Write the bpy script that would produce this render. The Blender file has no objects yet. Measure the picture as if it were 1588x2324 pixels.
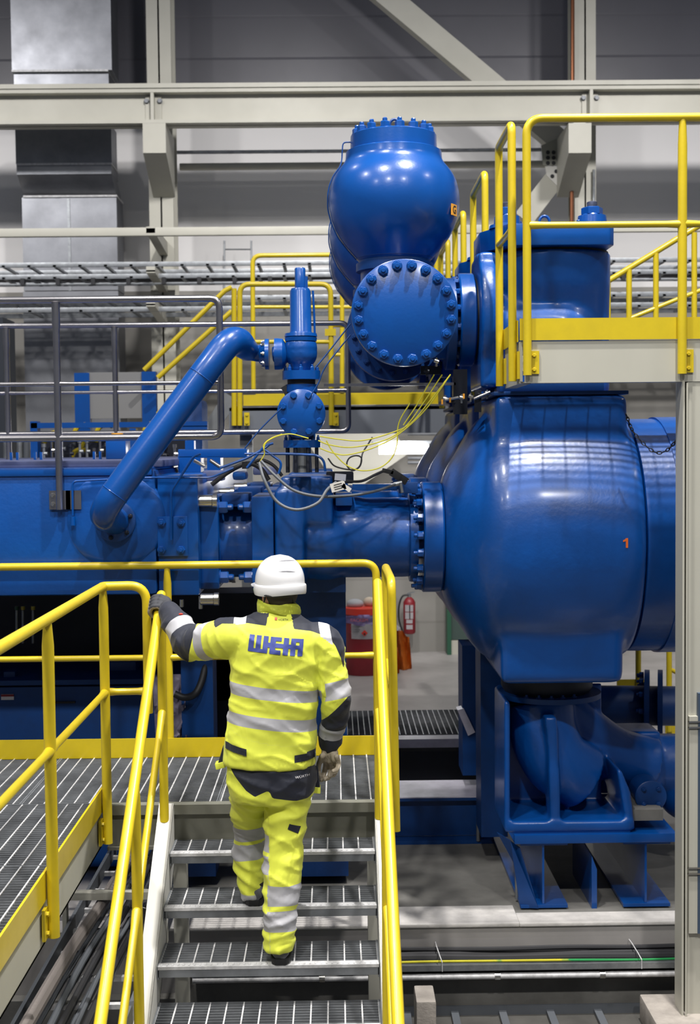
import bpy, bmesh, math, random
import numpy as np
from math import pi, sin, cos, tan, atan, atan2, sqrt, radians
from mathutils import Vector, Matrix, noise
from mathutils.bvhtree import BVHTree
random.seed(7)
scene = bpy.context.scene
COL = scene.collection

# ------------------------------------------------------------ camera, world, lamps, exposure
EYE = 2.67                       # eye height above the machine-hall floor (floor is z = 0)
FPX = 3000.0
cam_d = bpy.data.cameras.new('camera'); cam = bpy.data.objects.new('camera', cam_d); COL.objects.link(cam)
cam_d.sensor_fit = 'HORIZONTAL'; cam_d.sensor_width = 24.0; cam_d.lens = FPX*24.0/1588.0
cam_d.clip_start = 0.05; cam_d.clip_end = 200
cam_d.dof.use_dof = True; cam_d.dof.focus_distance = 6.05; cam_d.dof.aperture_fstop = 4.0
R_CAM = (Matrix.Rotation(-atan(32.6/FPX), 3, 'Z') @ Matrix.Rotation(pi/2-atan(144.3/FPX), 3, 'X') @ Matrix.Rotation(-0.010, 3, 'Z'))
cam.matrix_world = Matrix.Translation((0, 0, EYE)) @ R_CAM.to_4x4()
scene.camera = cam
def at(px, py, Y):
    """point of the place, at depth Y, that the photograph shows at this pixel (used to read off measurements)"""
    d = R_CAM @ Vector(((px-794)/FPX, -(py-1162)/FPX, -1.0))
    t = Y/d.y
    return Vector((d.x*t, Y, EYE+d.z*t))

world = bpy.data.worlds.new('world'); scene.world = world; world.use_nodes = True
bgn = world.node_tree.nodes['Background']
bgn.inputs[0].default_value = (0.55, 0.60, 0.72, 1); bgn.inputs[1].default_value = 0.21
vs = scene.view_settings
vs.view_transform = 'Standard'; vs.look = 'None'; vs.gamma = 1.0; vs.use_curve_mapping = False; vs.exposure = 0.0
scene.cycles.max_bounces = 6; scene.cycles.diffuse_bounces = 3; scene.cycles.glossy_bounces = 3
scene.cycles.caustics_reflective = False; scene.cycles.caustics_refractive = False
scene.cycles.sample_clamp_indirect = 4.0
def bay_and_wash(x, y, z, power, size=0.5, col=(1.0, 0.97, 0.93), spread=150, aim=None):
    l = bpy.data.lights.new('bay_and_wash_light', 'AREA'); l.shape = 'DISK'; l.size = size; l.energy = power
    l.color = col; l.spread = radians(spread)
    o = bpy.data.objects.new('bay_and_wash_light', l); COL.objects.link(o); o.location = (x, y, z)
    if aim: o.rotation_euler = (Vector(aim)-Vector((x, y, z))).to_track_quat('-Z', 'Y').to_euler()
    return o
LAMPS = [(-6.0, -1.5, 9.8, 260), (-1.6, -1.5, 9.8, 460), (3.0, -1.5, 9.8, 400),
         (-5.5, 4.6, 9.8, 200), (-1.4, 4.2, 9.8, 330), (7.5, 4.6, 9.8, 130)]
for x, y, z, p in LAMPS: bay_and_wash(x, y, z, p)
bay_and_wash(1.9, 5.6, 9.8, 620, 0.22)
def rear_fill(x, y, z, power):
    l = bpy.data.lights.new('rear_fill_light', 'POINT'); l.energy = power; l.shadow_soft_size = 0.12; l.color = (1.0, 0.97, 0.96)
    o = bpy.data.objects.new('rear_fill_light', l); COL.objects.link(o); o.location = (x, y, z)
for x in (-9.5, -5.2, -0.6, 4.0, 8.6): bay_and_wash(x, 10.6, 8.3, 82, 0.45, (1.0, 0.97, 0.96), 95, (x, 17.2, 3.2))  # unseen lights added and aimed to brighten just the back wall
for x in (-4.0, 2.2): rear_fill(x, 9.6, 9.4, 110)  # unseen point lights added as fill for the rear wall and pump tops

# ------------------------------------------------------------ materials
MATS = {}
def mat(name, col, rough=0.5, metal=0.0, var=0.0, vscale=4.0, bump=0.0, bscale=80.0, spec=0.5, emit=None, coat=0.0, stain=None, stretch=None, vlo=0.35, vhi=0.7):
    if name in MATS: return MATS[name]
    m = bpy.data.materials.new(name); m.use_nodes = True; MATS[name] = m
    nt = m.node_tree; N = nt.nodes; L = nt.links; b = N['Principled BSDF']
    c = (*col, 1)
    b.inputs['Base Color'].default_value = c; b.inputs['Roughness'].default_value = rough; b.inputs['Metallic'].default_value = metal
    b.inputs['Specular IOR Level'].default_value = spec
    if coat: b.inputs['Coat Weight'].default_value = coat; b.inputs['Coat Roughness'].default_value = 0.15
    tc = N.new('ShaderNodeTexCoord')
    src = tc.outputs['Object']
    if stretch:
        mp = N.new('ShaderNodeMapping'); mp.inputs['Scale'].default_value = stretch; L.new(src, mp.inputs['Vector']); src = mp.outputs['Vector']
    if var or stain:
        n = N.new('ShaderNodeTexNoise'); n.inputs['Scale'].default_value = vscale; n.inputs['Detail'].default_value = 6; n.inputs['Roughness'].default_value = 0.6
        L.new(src, n.inputs['Vector'])
        mr = N.new('ShaderNodeMapRange'); L.new(n.outputs['Fac'], mr.inputs['Value'])
        mr.inputs['From Min'].default_value = vlo; mr.inputs['From Max'].default_value = vhi
        mx = N.new('ShaderNodeMix'); mx.data_type = 'RGBA'; L.new(mr.outputs['Result'], mx.inputs['Factor'])
        mx.inputs['A'].default_value = c
        mx.inputs['B'].default_value = (*stain, 1) if stain else (*[max(0, k*(1-var)) for k in col], 1)
        L.new(mx.outputs['Result'], b.inputs['Base Color'])
        mr2 = N.new('ShaderNodeMapRange'); L.new(n.outputs['Fac'], mr2.inputs['Value'])
        mr2.inputs['To Min'].default_value = max(0.02, rough*0.85); mr2.inputs['To Max'].default_value = min(1, rough*1.25)
        L.new(mr2.outputs['Result'], b.inputs['Roughness'])
    if bump:
        n2 = N.new('ShaderNodeTexNoise'); n2.inputs['Scale'].default_value = bscale; n2.inputs['Detail'].default_value = 3
        L.new(src, n2.inputs['Vector'])
        bp = N.new('ShaderNodeBump'); bp.inputs['Strength'].default_value = bump; bp.inputs['Distance'].default_value = 0.004
        L.new(n2.outputs['Fac'], bp.inputs['Height']); L.new(bp.outputs['Normal'], b.inputs['Normal'])
    if emit:
        b.inputs['Emission Color'].default_value = (*emit[0], 1); b.inputs['Emission Strength'].default_value = emit[1]
    return m
def ln(r, g, b):
    return tuple(((v/255)/12.92 if v/255 <= 0.04045 else ((v/255+0.055)/1.055)**2.4) for v in (r, g, b))
BLUE = mat('blue_gloss_paint', (0.0010, 0.070, 0.320), 0.28, var=0.22, vscale=2.2, bump=0.10, bscale=60, coat=0.25)
CAST = mat('blue_cast_paint', (0.0010, 0.074, 0.340), 0.35, var=0.25, vscale=3.0, bump=0.28, bscale=38, coat=0.25)
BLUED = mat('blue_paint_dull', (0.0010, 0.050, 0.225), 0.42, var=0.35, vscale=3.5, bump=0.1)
YEL = mat('yellow_paint', (0.66, 0.50, 0.016), 0.34, var=0.10, vscale=9, bump=0.03, coat=0.2)
BEIGE = mat('beige_steel_paint', (0.50, 0.49, 0.42), 0.5, var=0.08, vscale=2)
WHITEP = mat('white_steel_paint', (0.72, 0.71, 0.66), 0.45, var=0.06)
GALV = mat('galvanised_steel', (0.36, 0.38, 0.40), 0.42, 0.75, var=0.35, vscale=14)
GALVD = mat('galvanised_grating_steel', (0.25, 0.265, 0.285), 0.5, 0.25, var=0.5, vscale=5)
GALVB = mat('bright_galvanised_steel', (0.66, 0.66, 0.67), 0.45, 0.1, var=0.35, vscale=30)
STAIN = mat('stainless_tube', (0.42, 0.41, 0.43), 0.24, 0.95, var=0.25, vscale=8, stretch=(1, 1, 1))
STEEL = mat('bright_steel', (0.62, 0.60, 0.56), 0.25, 1.0)
DARK = mat('black_rubber', (0.012, 0.013, 0.016), 0.55)
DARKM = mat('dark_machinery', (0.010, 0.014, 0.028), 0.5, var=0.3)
CABLE = mat('grey_cable', (0.10, 0.11, 0.125), 0.5)
CABLEB = mat('black_cable', (0.022, 0.022, 0.025), 0.5)
YWIRE = mat('yellow_wire', (0.72, 0.66, 0.04), 0.45)
ORANGE = mat('orange_sheet', (0.75, 0.20, 0.02), 0.6, var=0.35, vscale=9)
ORMARK = mat('orange_marking', (0.85, 0.16, 0.02), 0.5)
ORBOX = mat('orange_sticker', (0.80, 0.35, 0.03), 0.5)
RED = mat('red_plastic', (0.24, 0.014, 0.022), 0.4, var=0.2)
REDL = mat('red_rim', (0.70, 0.05, 0.03), 0.4)
PURPLE = mat('lilac_plastic_film', (0.32, 0.24, 0.52), 0.35, var=0.5, vscale=8, stretch=(1, 1, 4))
WHITE = mat('white_label', (0.72, 0.70, 0.72), 0.55)
PAPER = mat('paper_tag', (0.62, 0.60, 0.56), 0.6)
COPPER = mat('copper_pipe', (0.25, 0.10, 0.05), 0.35, 0.8)
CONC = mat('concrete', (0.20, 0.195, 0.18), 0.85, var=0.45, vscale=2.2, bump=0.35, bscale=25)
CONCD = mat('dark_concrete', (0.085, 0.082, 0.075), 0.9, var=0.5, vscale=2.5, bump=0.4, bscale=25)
CONCF = mat('polished_concrete_floor', (0.42, 0.40, 0.385), 0.42, var=0.30, vscale=1.3, bump=0.04)
CONCL = mat('pale_rough_concrete', (0.78, 0.75, 0.72), 0.85, var=0.35, vscale=6, bump=0.5, bscale=40)
DUCT = mat('duct_sheet_metal', (0.29, 0.30, 0.325), 0.40, 0.85, var=0.3, vscale=2.5, bump=0.6, bscale=2.0)
LAMP = mat('fluorescent_tube', (1, 1, 1), 0.5, emit=((1.0, 0.97, 1.0), 14))
GREEN = mat('dark_green_paint', (0.02, 0.09, 0.05), 0.5)

# ------------------------------------------------------------ mesh building
def V(*a): return Vector(a if len(a) > 1 else a[0])
def frame(d):
    d = V(d).normalized(); up = Vector((0, 0, 1)) if abs(d.z) < 0.9 else Vector((0, 1, 0))
    x = up.cross(d).normalized(); return x, d.cross(x), d
def fillet(pts, rad, n=7):
    pts = [V(p) for p in pts]
    if len(pts) < 3 or not rad: return pts
    out = [pts[0]]
    for i in range(1, len(pts)-1):
        a, b, c = pts[i-1], pts[i], pts[i+1]
        r = rad[i] if isinstance(rad, (list, tuple)) else rad
        u = (a-b); w = (c-b); r = min(r, u.length*0.49, w.length*0.49)
        if r < 1e-4: out.append(b); continue
        p = b+u.normalized()*r; q = b+w.normalized()*r
        for k in range(n+1):
            t = k/n; out.append(p*(1-t)**2+b*2*t*(1-t)+q*t*t)
    out.append(pts[-1]); return out
def catmull(pts, n=8):
    pts = [V(p) for p in pts]; P = [pts[0]*2-pts[1]]+pts+[pts[-1]*2-pts[-2]]; out = []
    for i in range(1, len(P)-2):
        for k in range(n):
            t = k/n; a, b, c, d = P[i-1:i+3]
            out.append(0.5*((2*b)+(c-a)*t+(2*a-5*b+4*c-d)*t*t+(3*b-a-3*c+d)*t**3))
    out.append(pts[-1]); return out
class MB:
    def __init__(s): s.bm = bmesh.new(); s.mi = 0
    def _m(s, fs):
        for f in fs: f.material_index = s.mi
    def box(s, a, b, bev=0.0):
        a = V(a); b = V(b); lo = Vector([min(a[i], b[i]) for i in range(3)]); hi = Vector([max(a[i], b[i]) for i in range(3)])
        vs = [s.bm.verts.new((x, y, z)) for x in (lo.x, hi.x) for y in (lo.y, hi.y) for z in (lo.z, hi.z)]
        fs = [s.bm.faces.new([vs[i] for i in q]) for q in ((0, 1, 3, 2), (4, 6, 7, 5), (0, 4, 5, 1), (2, 3, 7, 6), (0, 2, 6, 4), (1, 5, 7, 3))]
        s._m(fs)
        if bev:
            es = set(e for f in fs for e in f.edges)
            r = bmesh.ops.bevel(s.bm, geom=list(es), offset=bev, segments=2, affect='EDGES', profile=0.6); s._m(r['faces'])
        return s
    def obox(s, c, ax, ay, az, bev=0):
        """box centred at c with half-axis vectors"""
        c, ax, ay, az = V(c), V(ax), V(ay), V(az)
        vs = [s.bm.verts.new(c+ax*i+ay*j+az*k) for i in (-1, 1) for j in (-1, 1) for k in (-1, 1)]
        fs = [s.bm.faces.new([vs[i] for i in q]) for q in ((0, 1, 3, 2), (4, 6, 7, 5), (0, 4, 5, 1), (2, 3, 7, 6), (0, 2, 6, 4), (1, 5, 7, 3))]
        s._m(fs)
        if bev: bmesh.ops.bevel(s.bm, geom=list(set(e for f in fs for e in f.edges)), offset=bev, segments=2, affect='EDGES', profile=0.6)
        return s
    def ring(s, c, x, y, rx, ry, n, ph=0.0, sq=2.0):
        out = []
        for k in range(n):
            a = 2*pi*k/n+ph; ca, sa = cos(a), sin(a)
            if sq != 2.0:
                ca = math.copysign(abs(ca)**(2/sq), ca); sa = math.copysign(abs(sa)**(2/sq), sa)
            out.append(s.bm.verts.new(c+x*(rx*ca)+y*(ry*sa)))
        return out
    def skin(s, rings, cap=True):
        fs = []
        for a, b in zip(rings, rings[1:]):
            n = len(a)
            for k in range(n): fs.append(s.bm.faces.new((a[k], a[(k+1) % n], b[(k+1) % n], b[k])))
        if cap: fs.append(s.bm.faces.new(list(reversed(rings[0])))); fs.append(s.bm.faces.new(rings[-1]))
        s._m(fs); return s
    def lathe(s, o, d, prof, n=48, cap=True, ph=0.0):
        """prof: list of (distance along d, radius)"""
        x, y, z = frame(d); o = V(o)
        return s.skin([s.ring(o+z*t, x, y, max(r, 1e-4), max(r, 1e-4), n, ph) for t, r in prof], cap)
    def cyl(s, p, q, r, r2=None, n=24, bev=0.0, ph=0.0):
        p, q = V(p), V(q); L = (q-p).length; r2 = r if r2 is None else r2
        if bev: pr = [(0, r-bev), (bev, r), (L-bev, r2), (L, r2-bev)]
        else: pr = [(0, r), (L, r2)]
        return s.lathe(p, q-p, pr, n, True, ph)
    def tube(s, pts, r, n=12, cap=True, rr=None, flat=None):
        pts = [V(p) for p in pts]; N = len(pts); x = None; rings = []
        for i, p in enumerate(pts):
            t = (pts[min(i+1, N-1)]-pts[max(i-1, 0)]).normalized()
            if x is None: x, y, _ = frame(t)
            else:
                x = (x-t*x.dot(t)).normalized(); y = t.cross(x)
            q = rr[i] if rr else r
            rings.append(s.ring(p, x, y, q, q, n))
        return s.skin(rings, cap)
    def prism(s, poly, d, bev=0.0):
        """poly: list of 3D points, extruded by vector d"""
        d = V(d); a = [s.bm.verts.new(V(p)) for p in poly]; b = [s.bm.verts.new(V(p)+d) for p in poly]; n = len(a)
        fs = [s.bm.faces.new(a), s.bm.faces.new(list(reversed(b)))]+[s.bm.faces.new((a[k], b[k], b[(k+1) % n], a[(k+1) % n])) for k in range(n)]
        s._m(fs)
        if bev: bmesh.ops.bevel(s.bm, geom=list(set(e for f in fs for e in f.edges)), offset=bev, segments=2, affect='EDGES', profile=0.6)
        return s
    def ball(s, c, r, n=16, sc=(1, 1, 1)):
        rs = bmesh.ops.create_uvsphere(s.bm, u_segments=n, v_segments=max(6, n//2), radius=r)['verts']
        for v in rs: v.co = Vector((v.co.x*sc[0], v.co.y*sc[1], v.co.z*sc[2]))+V(c)
        for f in set(f for v in rs for f in v.link_faces): f.material_index = s.mi
        return s
    def build(s, name, m, parent=None, ang=38, flat=False, recalc=True):
        if recalc: bmesh.ops.recalc_face_normals(s.bm, faces=s.bm.faces[:])
        me = bpy.data.meshes.new(name)
        a = radians(ang)
        for f in s.bm.faces: f.smooth = not flat
        for e in s.bm.edges:
            if len(e.link_faces) == 2 and e.calc_face_angle(0) > a: e.smooth = False
        s.bm.to_mesh(me); s.bm.free()
        return finish(me, name, m, parent)
def wloc(o):
    l = Vector((0, 0, 0))
    while o is not None: l += o.location; o = o.parent
    return l
def finish(me, name, m, parent=None, base=True):
    for x in (m if isinstance(m, (list, tuple)) else [m]): me.materials.append(x)
    o = bpy.data.objects.new(name, me); COL.objects.link(o)
    if parent is not None:
        off = wloc(parent); o.parent = parent
    else:
        n = len(me.vertices); c = np.empty(n*3, np.float32); me.vertices.foreach_get('co', c); c = c.reshape(-1, 3)
        off = Vector(((c[:, 0].min()+c[:, 0].max())/2, (c[:, 1].min()+c[:, 1].max())/2, c[:, 2].min())); o.location = off
    me.transform(Matrix.Translation(-off)); return o
def cast(mb, voxel=0.02, it=6, fac=0.6, disp=None):
    """merge overlapping shapes of mb into one continuous casting with soft fillets; gives a new MB"""
    me = bpy.data.meshes.new('tmp'); bmesh.ops.recalc_face_normals(mb.bm, faces=mb.bm.faces[:]); mb.bm.to_mesh(me); mb.bm.free()
    o = bpy.data.objects.new('tmp', me); COL.objects.link(o)
    r = o.modifiers.new('r', 'REMESH'); r.mode = 'VOXEL'; r.voxel_size = voxel
    if it: sm = o.modifiers.new('s', 'SMOOTH'); sm.factor = fac; sm.iterations = it
    dg = bpy.context.evaluated_depsgraph_get(); dg.update()
    ev = o.evaluated_get(dg); m2 = bpy.data.meshes.new_from_object(ev)
    bpy.data.objects.remove(o); bpy.data.meshes.remove(me)
    out = MB(); out.bm.from_mesh(m2); bpy.data.meshes.remove(m2); return out
def tag(o, label=None, cat=None, group=None, kind=None):
    if label: o['label'] = label
    if cat: o['category'] = cat
    if group: o['group'] = group
    if kind: o['kind'] = kind
    return o
def thing(name, loc, label, cat, group=None):
    o = bpy.data.objects.new(name, None); COL.objects.link(o); o.location = V(loc); o.empty_display_size = 0.1
    return tag(o, label, cat, group)
def copy_tree(o, d, parent=None):
    c = o.copy(); COL.objects.link(c)
    if parent is None: c.location = o.location+V(d)
    else: c.parent = parent; c.matrix_parent_inverse = o.matrix_parent_inverse.copy()
    for ch in list(o.children): copy_tree(ch, d, c)
    return c
BOLT = {}
def bolt_mesh(r, h, m, stud=True):
    k = (round(r, 4), round(h, 4), m.name, stud)
    if k not in BOLT:
        b = MB(); b.lathe((0, 0, 0), (0, 0, 1), [(0, r), (h*0.85, r), (h, r*0.86)], 6)
        if stud: b.lathe((0, 0, 0), (0, 0, 1), [(0, r*0.5), (h*1.45, r*0.5), (h*1.6, r*0.4)], 10)
        b.lathe((0, 0, -h*0.02), (0, 0, 1), [(0, r*1.12), (h*0.12, r*1.12)], 16)
        me = bpy.data.meshes.new('bolt'); bmesh.ops.recalc_face_normals(b.bm, faces=b.bm.faces[:]); b.bm.to_mesh(me); b.bm.free(); me.materials.append(m); BOLT[k] = me
    return BOLT[k]
def bolt(parent, p, d, r=0.015, h=0.02, m=None, name='bolt', stud=True, spin=0.0):
    o = bpy.data.objects.new(name, bolt_mesh(r, h, m or BLUE, stud)); COL.objects.link(o); o.parent = parent
    o.location = V(p)-wloc(parent)
    o.rotation_mode = 'QUATERNION'; o.rotation_quaternion = V(d).to_track_quat('Z', 'Y') @ Matrix.Rotation(spin, 3, 'Z').to_quaternion()
    return o
def bolts(parent, c, d, R, n, r=0.015, h=0.02, m=None, ph=0.0, name='bolt', stud=True, a0=0, a1=2*pi):
    x, y, z = frame(d)
    for k in range(n):
        a = a0+(a1-a0)*k/n+ph if a1-a0 > 6.2 else a0+(a1-a0)*k/(n-1)
        bolt(parent, V(c)+x*R*cos(a)+y*R*sin(a), d, r, h, m, name, stud, spin=random.uniform(0, 1))
def text_mesh(s, size=1.0):
    cu = bpy.data.curves.new('t', 'FONT'); cu.body = s; cu.size = size; cu.align_x = 'CENTER'; cu.align_y = 'CENTER'
    cu.resolution_u = 3
    o = bpy.data.objects.new('t', cu); COL.objects.link(o)
    dg = bpy.context.evaluated_depsgraph_get(); dg.update()
    me = bpy.data.meshes.new_from_object(o.evaluated_get(dg)); bpy.data.objects.remove(o); bpy.data.curves.remove(cu)
    b = MB(); b.bm.from_mesh(me); bpy.data.meshes.remove(me); return b
def text_on(s, size, c, right, up, name, m, parent, thick=0.0015):
    b = text_mesh(s, size); right, up = V(right).normalized(), V(up).normalized(); c = V(c)
    for v in b.bm.verts: v.co = c+right*v.co.x+up*v.co.y
    r = bmesh.ops.extrude_face_region(b.bm, geom=b.bm.faces[:])
    nrm = right.cross(up)
    for v in [g for g in r['geom'] if isinstance(g, bmesh.types.BMVert)]: v.co += nrm*thick
    return b.build(name, m, parent, flat=True)
# ------------------------------------------------------------ the hall
ZW1, ZW2 = 4.72, 6.90
def panel_mat(name, col, rough, scale, col2=None, bumpd=0.3):
    m = mat(name, col, rough, var=0.10, vscale=1.2, bump=0.02)
    nt = m.node_tree; N = nt.nodes; L = nt.links; b = N['Principled BSDF']
    tc = [n for n in N if n.type == 'TEX_COORD'][0]
    w = N.new('ShaderNodeTexWave'); w.wave_type = 'BANDS'; w.bands_direction = 'Z'; w.wave_profile = 'SAW'; w.inputs['Scale'].default_value = scale
    L.new(tc.outputs['Object'], w.inputs['Vector'])
    r = N.new('ShaderNodeValToRGB'); r.color_ramp.elements[0].position = 0.0; r.color_ramp.elements[0].color = (0, 0, 0, 1)
    r.color_ramp.elements[1].position = 0.06; r.color_ramp.elements[1].color = (1, 1, 1, 1); L.new(w.outputs['Fac'], r.inputs['Fac'])
    bp = N.new('ShaderNodeBump'); bp.inputs['Strength'].default_value = bumpd; bp.inputs['Distance'].default_value = 0.02
    L.new(r.outputs['Color'], bp.inputs['Height']); L.new(bp.outputs['Normal'], b.inputs['Normal'])
    return m
W_LOW = panel_mat('concrete_block_wall', (0.30, 0.29, 0.265), 0.8, 0.55)
W_MID = mat('white_wall_panel', (0.80, 0.79, 0.78), 0.6, var=0.05, vscale=0.5)
W_TOP = panel_mat('grey_wall_cladding', (0.105, 0.105, 0.125), 0.36, 0.6, bumpd=0.5)
w = MB()
w.mi = 0; w.box((-14, 17.2, -0.2), (14, 17.5, ZW1)); w.mi = 1; w.box((-14, 17.2, ZW1), (14, 17.5, ZW2)); w.mi = 2; w.box((-14, 17.2, ZW2), (14, 17.5, 11))
tag(w.build('wall_back', [W_LOW, W_MID, W_TOP], flat=True), kind='structure')
FLY = 7.24
f = MB(); f.box((-14, FLY, -1.6), (14, 17.2, 0.0)); tag(f.build('floor', CONCF, flat=True), kind='structure')
f = MB(); LZ = at(1200, 2222, 7.12).z; PITZ = at(1200, 2292, 7.12).z; f.box((-0.86, 7.12, -1.6), (14, FLY, LZ), 0.006); f.box((-14, 7.16, -1.6), (-0.86, FLY, LZ-0.1)); tag(f.build('trim_1', CONC), kind='structure')
f = MB(); f.box((0.30, FLY-0.012, 0.0), (1.0, 7.52, 0.022), 0.006); f.box((1.0, FLY-0.012, 0.0), (14, 7.40, 0.020), 0.005); f.box((-1.0, FLY-0.012, 0.0), (0.30, 7.50, 0.018), 0.005)
tag(f.build('trim_2', CONCL), kind='structure')
f = MB(); f.box((-1.0, 7.40, 0.0), (14, 8.74, 0.012)); tag(f.build('pump_shade_slab', CONC, flat=True), kind='structure')  # darker slab added so the floor looks shaded beneath the pump
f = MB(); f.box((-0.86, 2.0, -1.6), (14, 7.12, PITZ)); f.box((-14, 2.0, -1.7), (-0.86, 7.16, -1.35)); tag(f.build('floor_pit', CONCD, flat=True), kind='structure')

# fascia of the foundation: cable tray, conduit
TZ1, TZ0 = at(1200, 2162, 7.24).z, at(1200, 2204, 7.0).z
ct = thing('cable_tray', (1.5, 7.3, -0.2), 'galvanised cable tray running along the concrete edge under the blue pump', 'cable tray')
X0, X1 = -0.80, 2.9
b = MB(); b.box((X0, 7.02, TZ0), (X1, 7.24, TZ0+0.01)); b.box((X0, 7.015, TZ0), (X1, 7.025, TZ0+0.032)); b.box((X0, 7.23, TZ0), (X1, 7.238, TZ1)); b.build('channel', GALV, ct)
b = MB()
for k, (y, z, r) in enumerate(((7.20, TZ0+0.035, 0.02), (7.16, TZ0+0.03, 0.018), (7.11, TZ0+0.035, 0.020), (7.175, TZ0+0.06, 0.014))):
    b.tube(catmull([(X0+(X1-X0)*i/9, y+0.01*sin(i*1.7+k), z+0.006*sin(i*2.3+k)) for i in range(10)], 4), r, 8)
tag(b.build('black_cables', CABLEB, ct), kind='stuff')
b = MB(); b.tube(catmull([(X0+(X1-X0)*i/9, 7.06+0.008*sin(i*2.7), TZ0+0.034+0.004*sin(i*2)) for i in range(10)], 4), 0.007, 8)
b.build('earth_wire', mat('green_yellow_wire', (0.55, 0.50, 0.02), 0.5, var=0.9, vscale=1.5, stain=(0.01, 0.25, 0.06), vlo=0.48, vhi=0.52), ct)
for xx in (0.55, 1.63):
    b = MB(); b.tube([(xx, 7.01, TZ0), (xx, 7.01, TZ0+0.05), (xx-0.01, 7.06, TZ0+0.07), (xx-0.02, 7.16, TZ0+0.085), (xx-0.02, 7.23, TZ0+0.08)], 0.003, 6); b.build('cable_tie', GALVB, ct)
CZ = at(1200, 2214, 7.03).z
cd = thing('conduit_pipe', (1.0, 7.03, CZ), 'bright horizontal conduit pipe clipped just below the cable tray', 'pipe')
b = MB(); b.tube([(X0, 7.03, CZ), (X1, 7.03, CZ)], 0.017, 14); b.build('pipe', GALVB, cd)
for xx in (-0.1, 0.85, 1.42):
    b = MB(); b.lathe((xx-0.015, 7.03, CZ), (1, 0, 0), [(0, 0.021), (0.03, 0.021)], 14); b.box((xx-0.012, 7.03, CZ-0.01), (xx+0.012, 7.12, CZ+0.01)); b.build('pipe_clip', STEEL, cd)
# tray on the pit floor at the foot of the ledge
t2 = thing('floor_cable_ladder', (0.9, 6.95, PITZ), 'low steel cable ladder lying across the pit floor at the bottom edge', 'cable tray')
b = MB()
for y in (6.80, 7.07): b.box((-0.75, y-0.008, PITZ), (2.0, y+0.008, PITZ+0.05))
b.build('side_rail', CABLE, t2)
for k in range(11): b = MB(); b.box((-0.7+k*0.26, 6.808, PITZ+0.01), (-0.66+k*0.26, 7.062, PITZ+0.025)); b.build('rung', CABLE, t2)

# concrete plinths under the steel posts
def plinth(x0, x1, y0, y1, z, label):
    b = MB(); b.box((x0, y0, PITZ), (x1, y1, z), 0.012)
    o = b.build('concrete_plinth', mat('plinth_concrete', (0.42, 0.38, 0.34), 0.85, var=0.4, vscale=7, bump=0.4)); tag(o, label, 'plinth')
PLZ = at(1480, 2255, 6.98).z
plinth(1.61, 2.3, 6.25, 6.98, PLZ, 'square concrete plinth under the beige column at bottom right')
plinth(0.375, 0.475, 6.45, 6.66, at(950, 2274, 6.45).z, 'small concrete block beside the foot of the right stair stringer')

# ------------------------------------------------------------ grating helper
def grating(b, x0, x1, y0, y1, z, dep=0.03, px=0.0727, py=0.0285, t=0.003, seamx=None):
    """load bars run along X every py, cross rods run along Y every px"""
    n = max(1, round((y1-y0)/py)); py = (y1-y0)/n
    b.mi = 0
    for k in range(n+1): yy = y0+k*py; b.box((x0, yy-t/2, z-dep), (x1, yy+t/2, z))
    b.mi = 1
    n = int((x1-x0)/px); off = ((x1-x0)-n*px)/2
    for k in range(n+1):
        xx = x0+off+k*px
        if x0 <= xx <= x1: b.box((xx-0.0032, y0, z-0.007), (xx+0.0032, y1, z+0.0006))
    b.mi = 0
    for xx in (x0, x1): b.box((xx-t, y0, z-dep), (xx+t, y1, z))
TUBE, MID = 0.0215, 0.0165
def clamp(parent, p, m, ny=-1, w=0.045, h=0.13):
    """vertical mounting plate with two bolts beside a post; p = plate lower centre, face normal axis along Y (ny) or X"""
    pass
def flat_end_rail(b, p, q, r, e=0.08):
    """mid rail tube whose ends are pressed wide at the posts"""
    p, q = V(p), V(q); L = (q-p).length; d = (q-p)/L; pts = []; rr = []
    for t, k in ((0, 1.25), (e*0.5, 1.15), (e, 1.0), (L-e, 1.0), (L-e*0.5, 1.15), (L, 1.25)):
        pts.append(p+d*t); rr.append(r*k)
    b.tube(pts, r, 14, True, rr)

# ------------------------------------------------------------ lower platform (left and in front of the stair)
PZ = 0.97
pf = thing('grating_platform', (-1.2, 6.745, PZ), 'steel grating platform at the head of the stair where the worker heads', 'platform')
for x0, x1 in ((-3.420, -2.479), (-2.470, -1.530), (-1.520, -0.580), (-0.570, 0.249)):
    b = MB(); grating(b, x0, x1, 6.327, 7.277, PZ); b.build('grating_panel', [GALVD, GALVB], pf, flat=True, recalc=False)
b = MB(); b.box((-1.102, 6.270, PZ-0.045), (0.223, 6.327, PZ+0.002)); b.box((-1.102, 6.294, PZ-0.20), (0.223, 6.303, PZ-0.045)); b.box((-1.102, 6.270, PZ-0.215), (0.223, 6.327, PZ-0.20)); b.build('front_beam', mat('olive_channel_steel', (0.20, 0.20, 0.165), 0.5, var=0.2), pf)
b = MB(); b.box((-3.420, 7.277, PZ-0.20), (0.249, 7.315, PZ-0.03)); b.box((0.249, 6.270, PZ-0.20), (0.271, 7.315, PZ-0.0)); b.build('edge_beam', BEIGE, pf)
for yy in (6.603, 6.935):
    b = MB(); b.box((-1.102, yy-0.03, PZ-0.15), (0.26, yy+0.03, PZ-0.032)); b.build('cross_beam', BEIGE, pf)
def column(x, y, z0, z1, w, label, name='platform_post', m=BEIGE):
    b = MB(); b.box((x-w/2, y-w/2, z0), (x+w/2, y+w/2, z1), 0.004); return tag(b.build(name, m), label, 'post')
column(0.176, 6.603, PITZ, PZ-0.15, 0.07, 'beige square post holding the platform behind the right end of the treads')
column(-0.803, 6.603, -1.35, PZ-0.15, 0.07, 'beige square post under the platform behind the left stringer')
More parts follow.
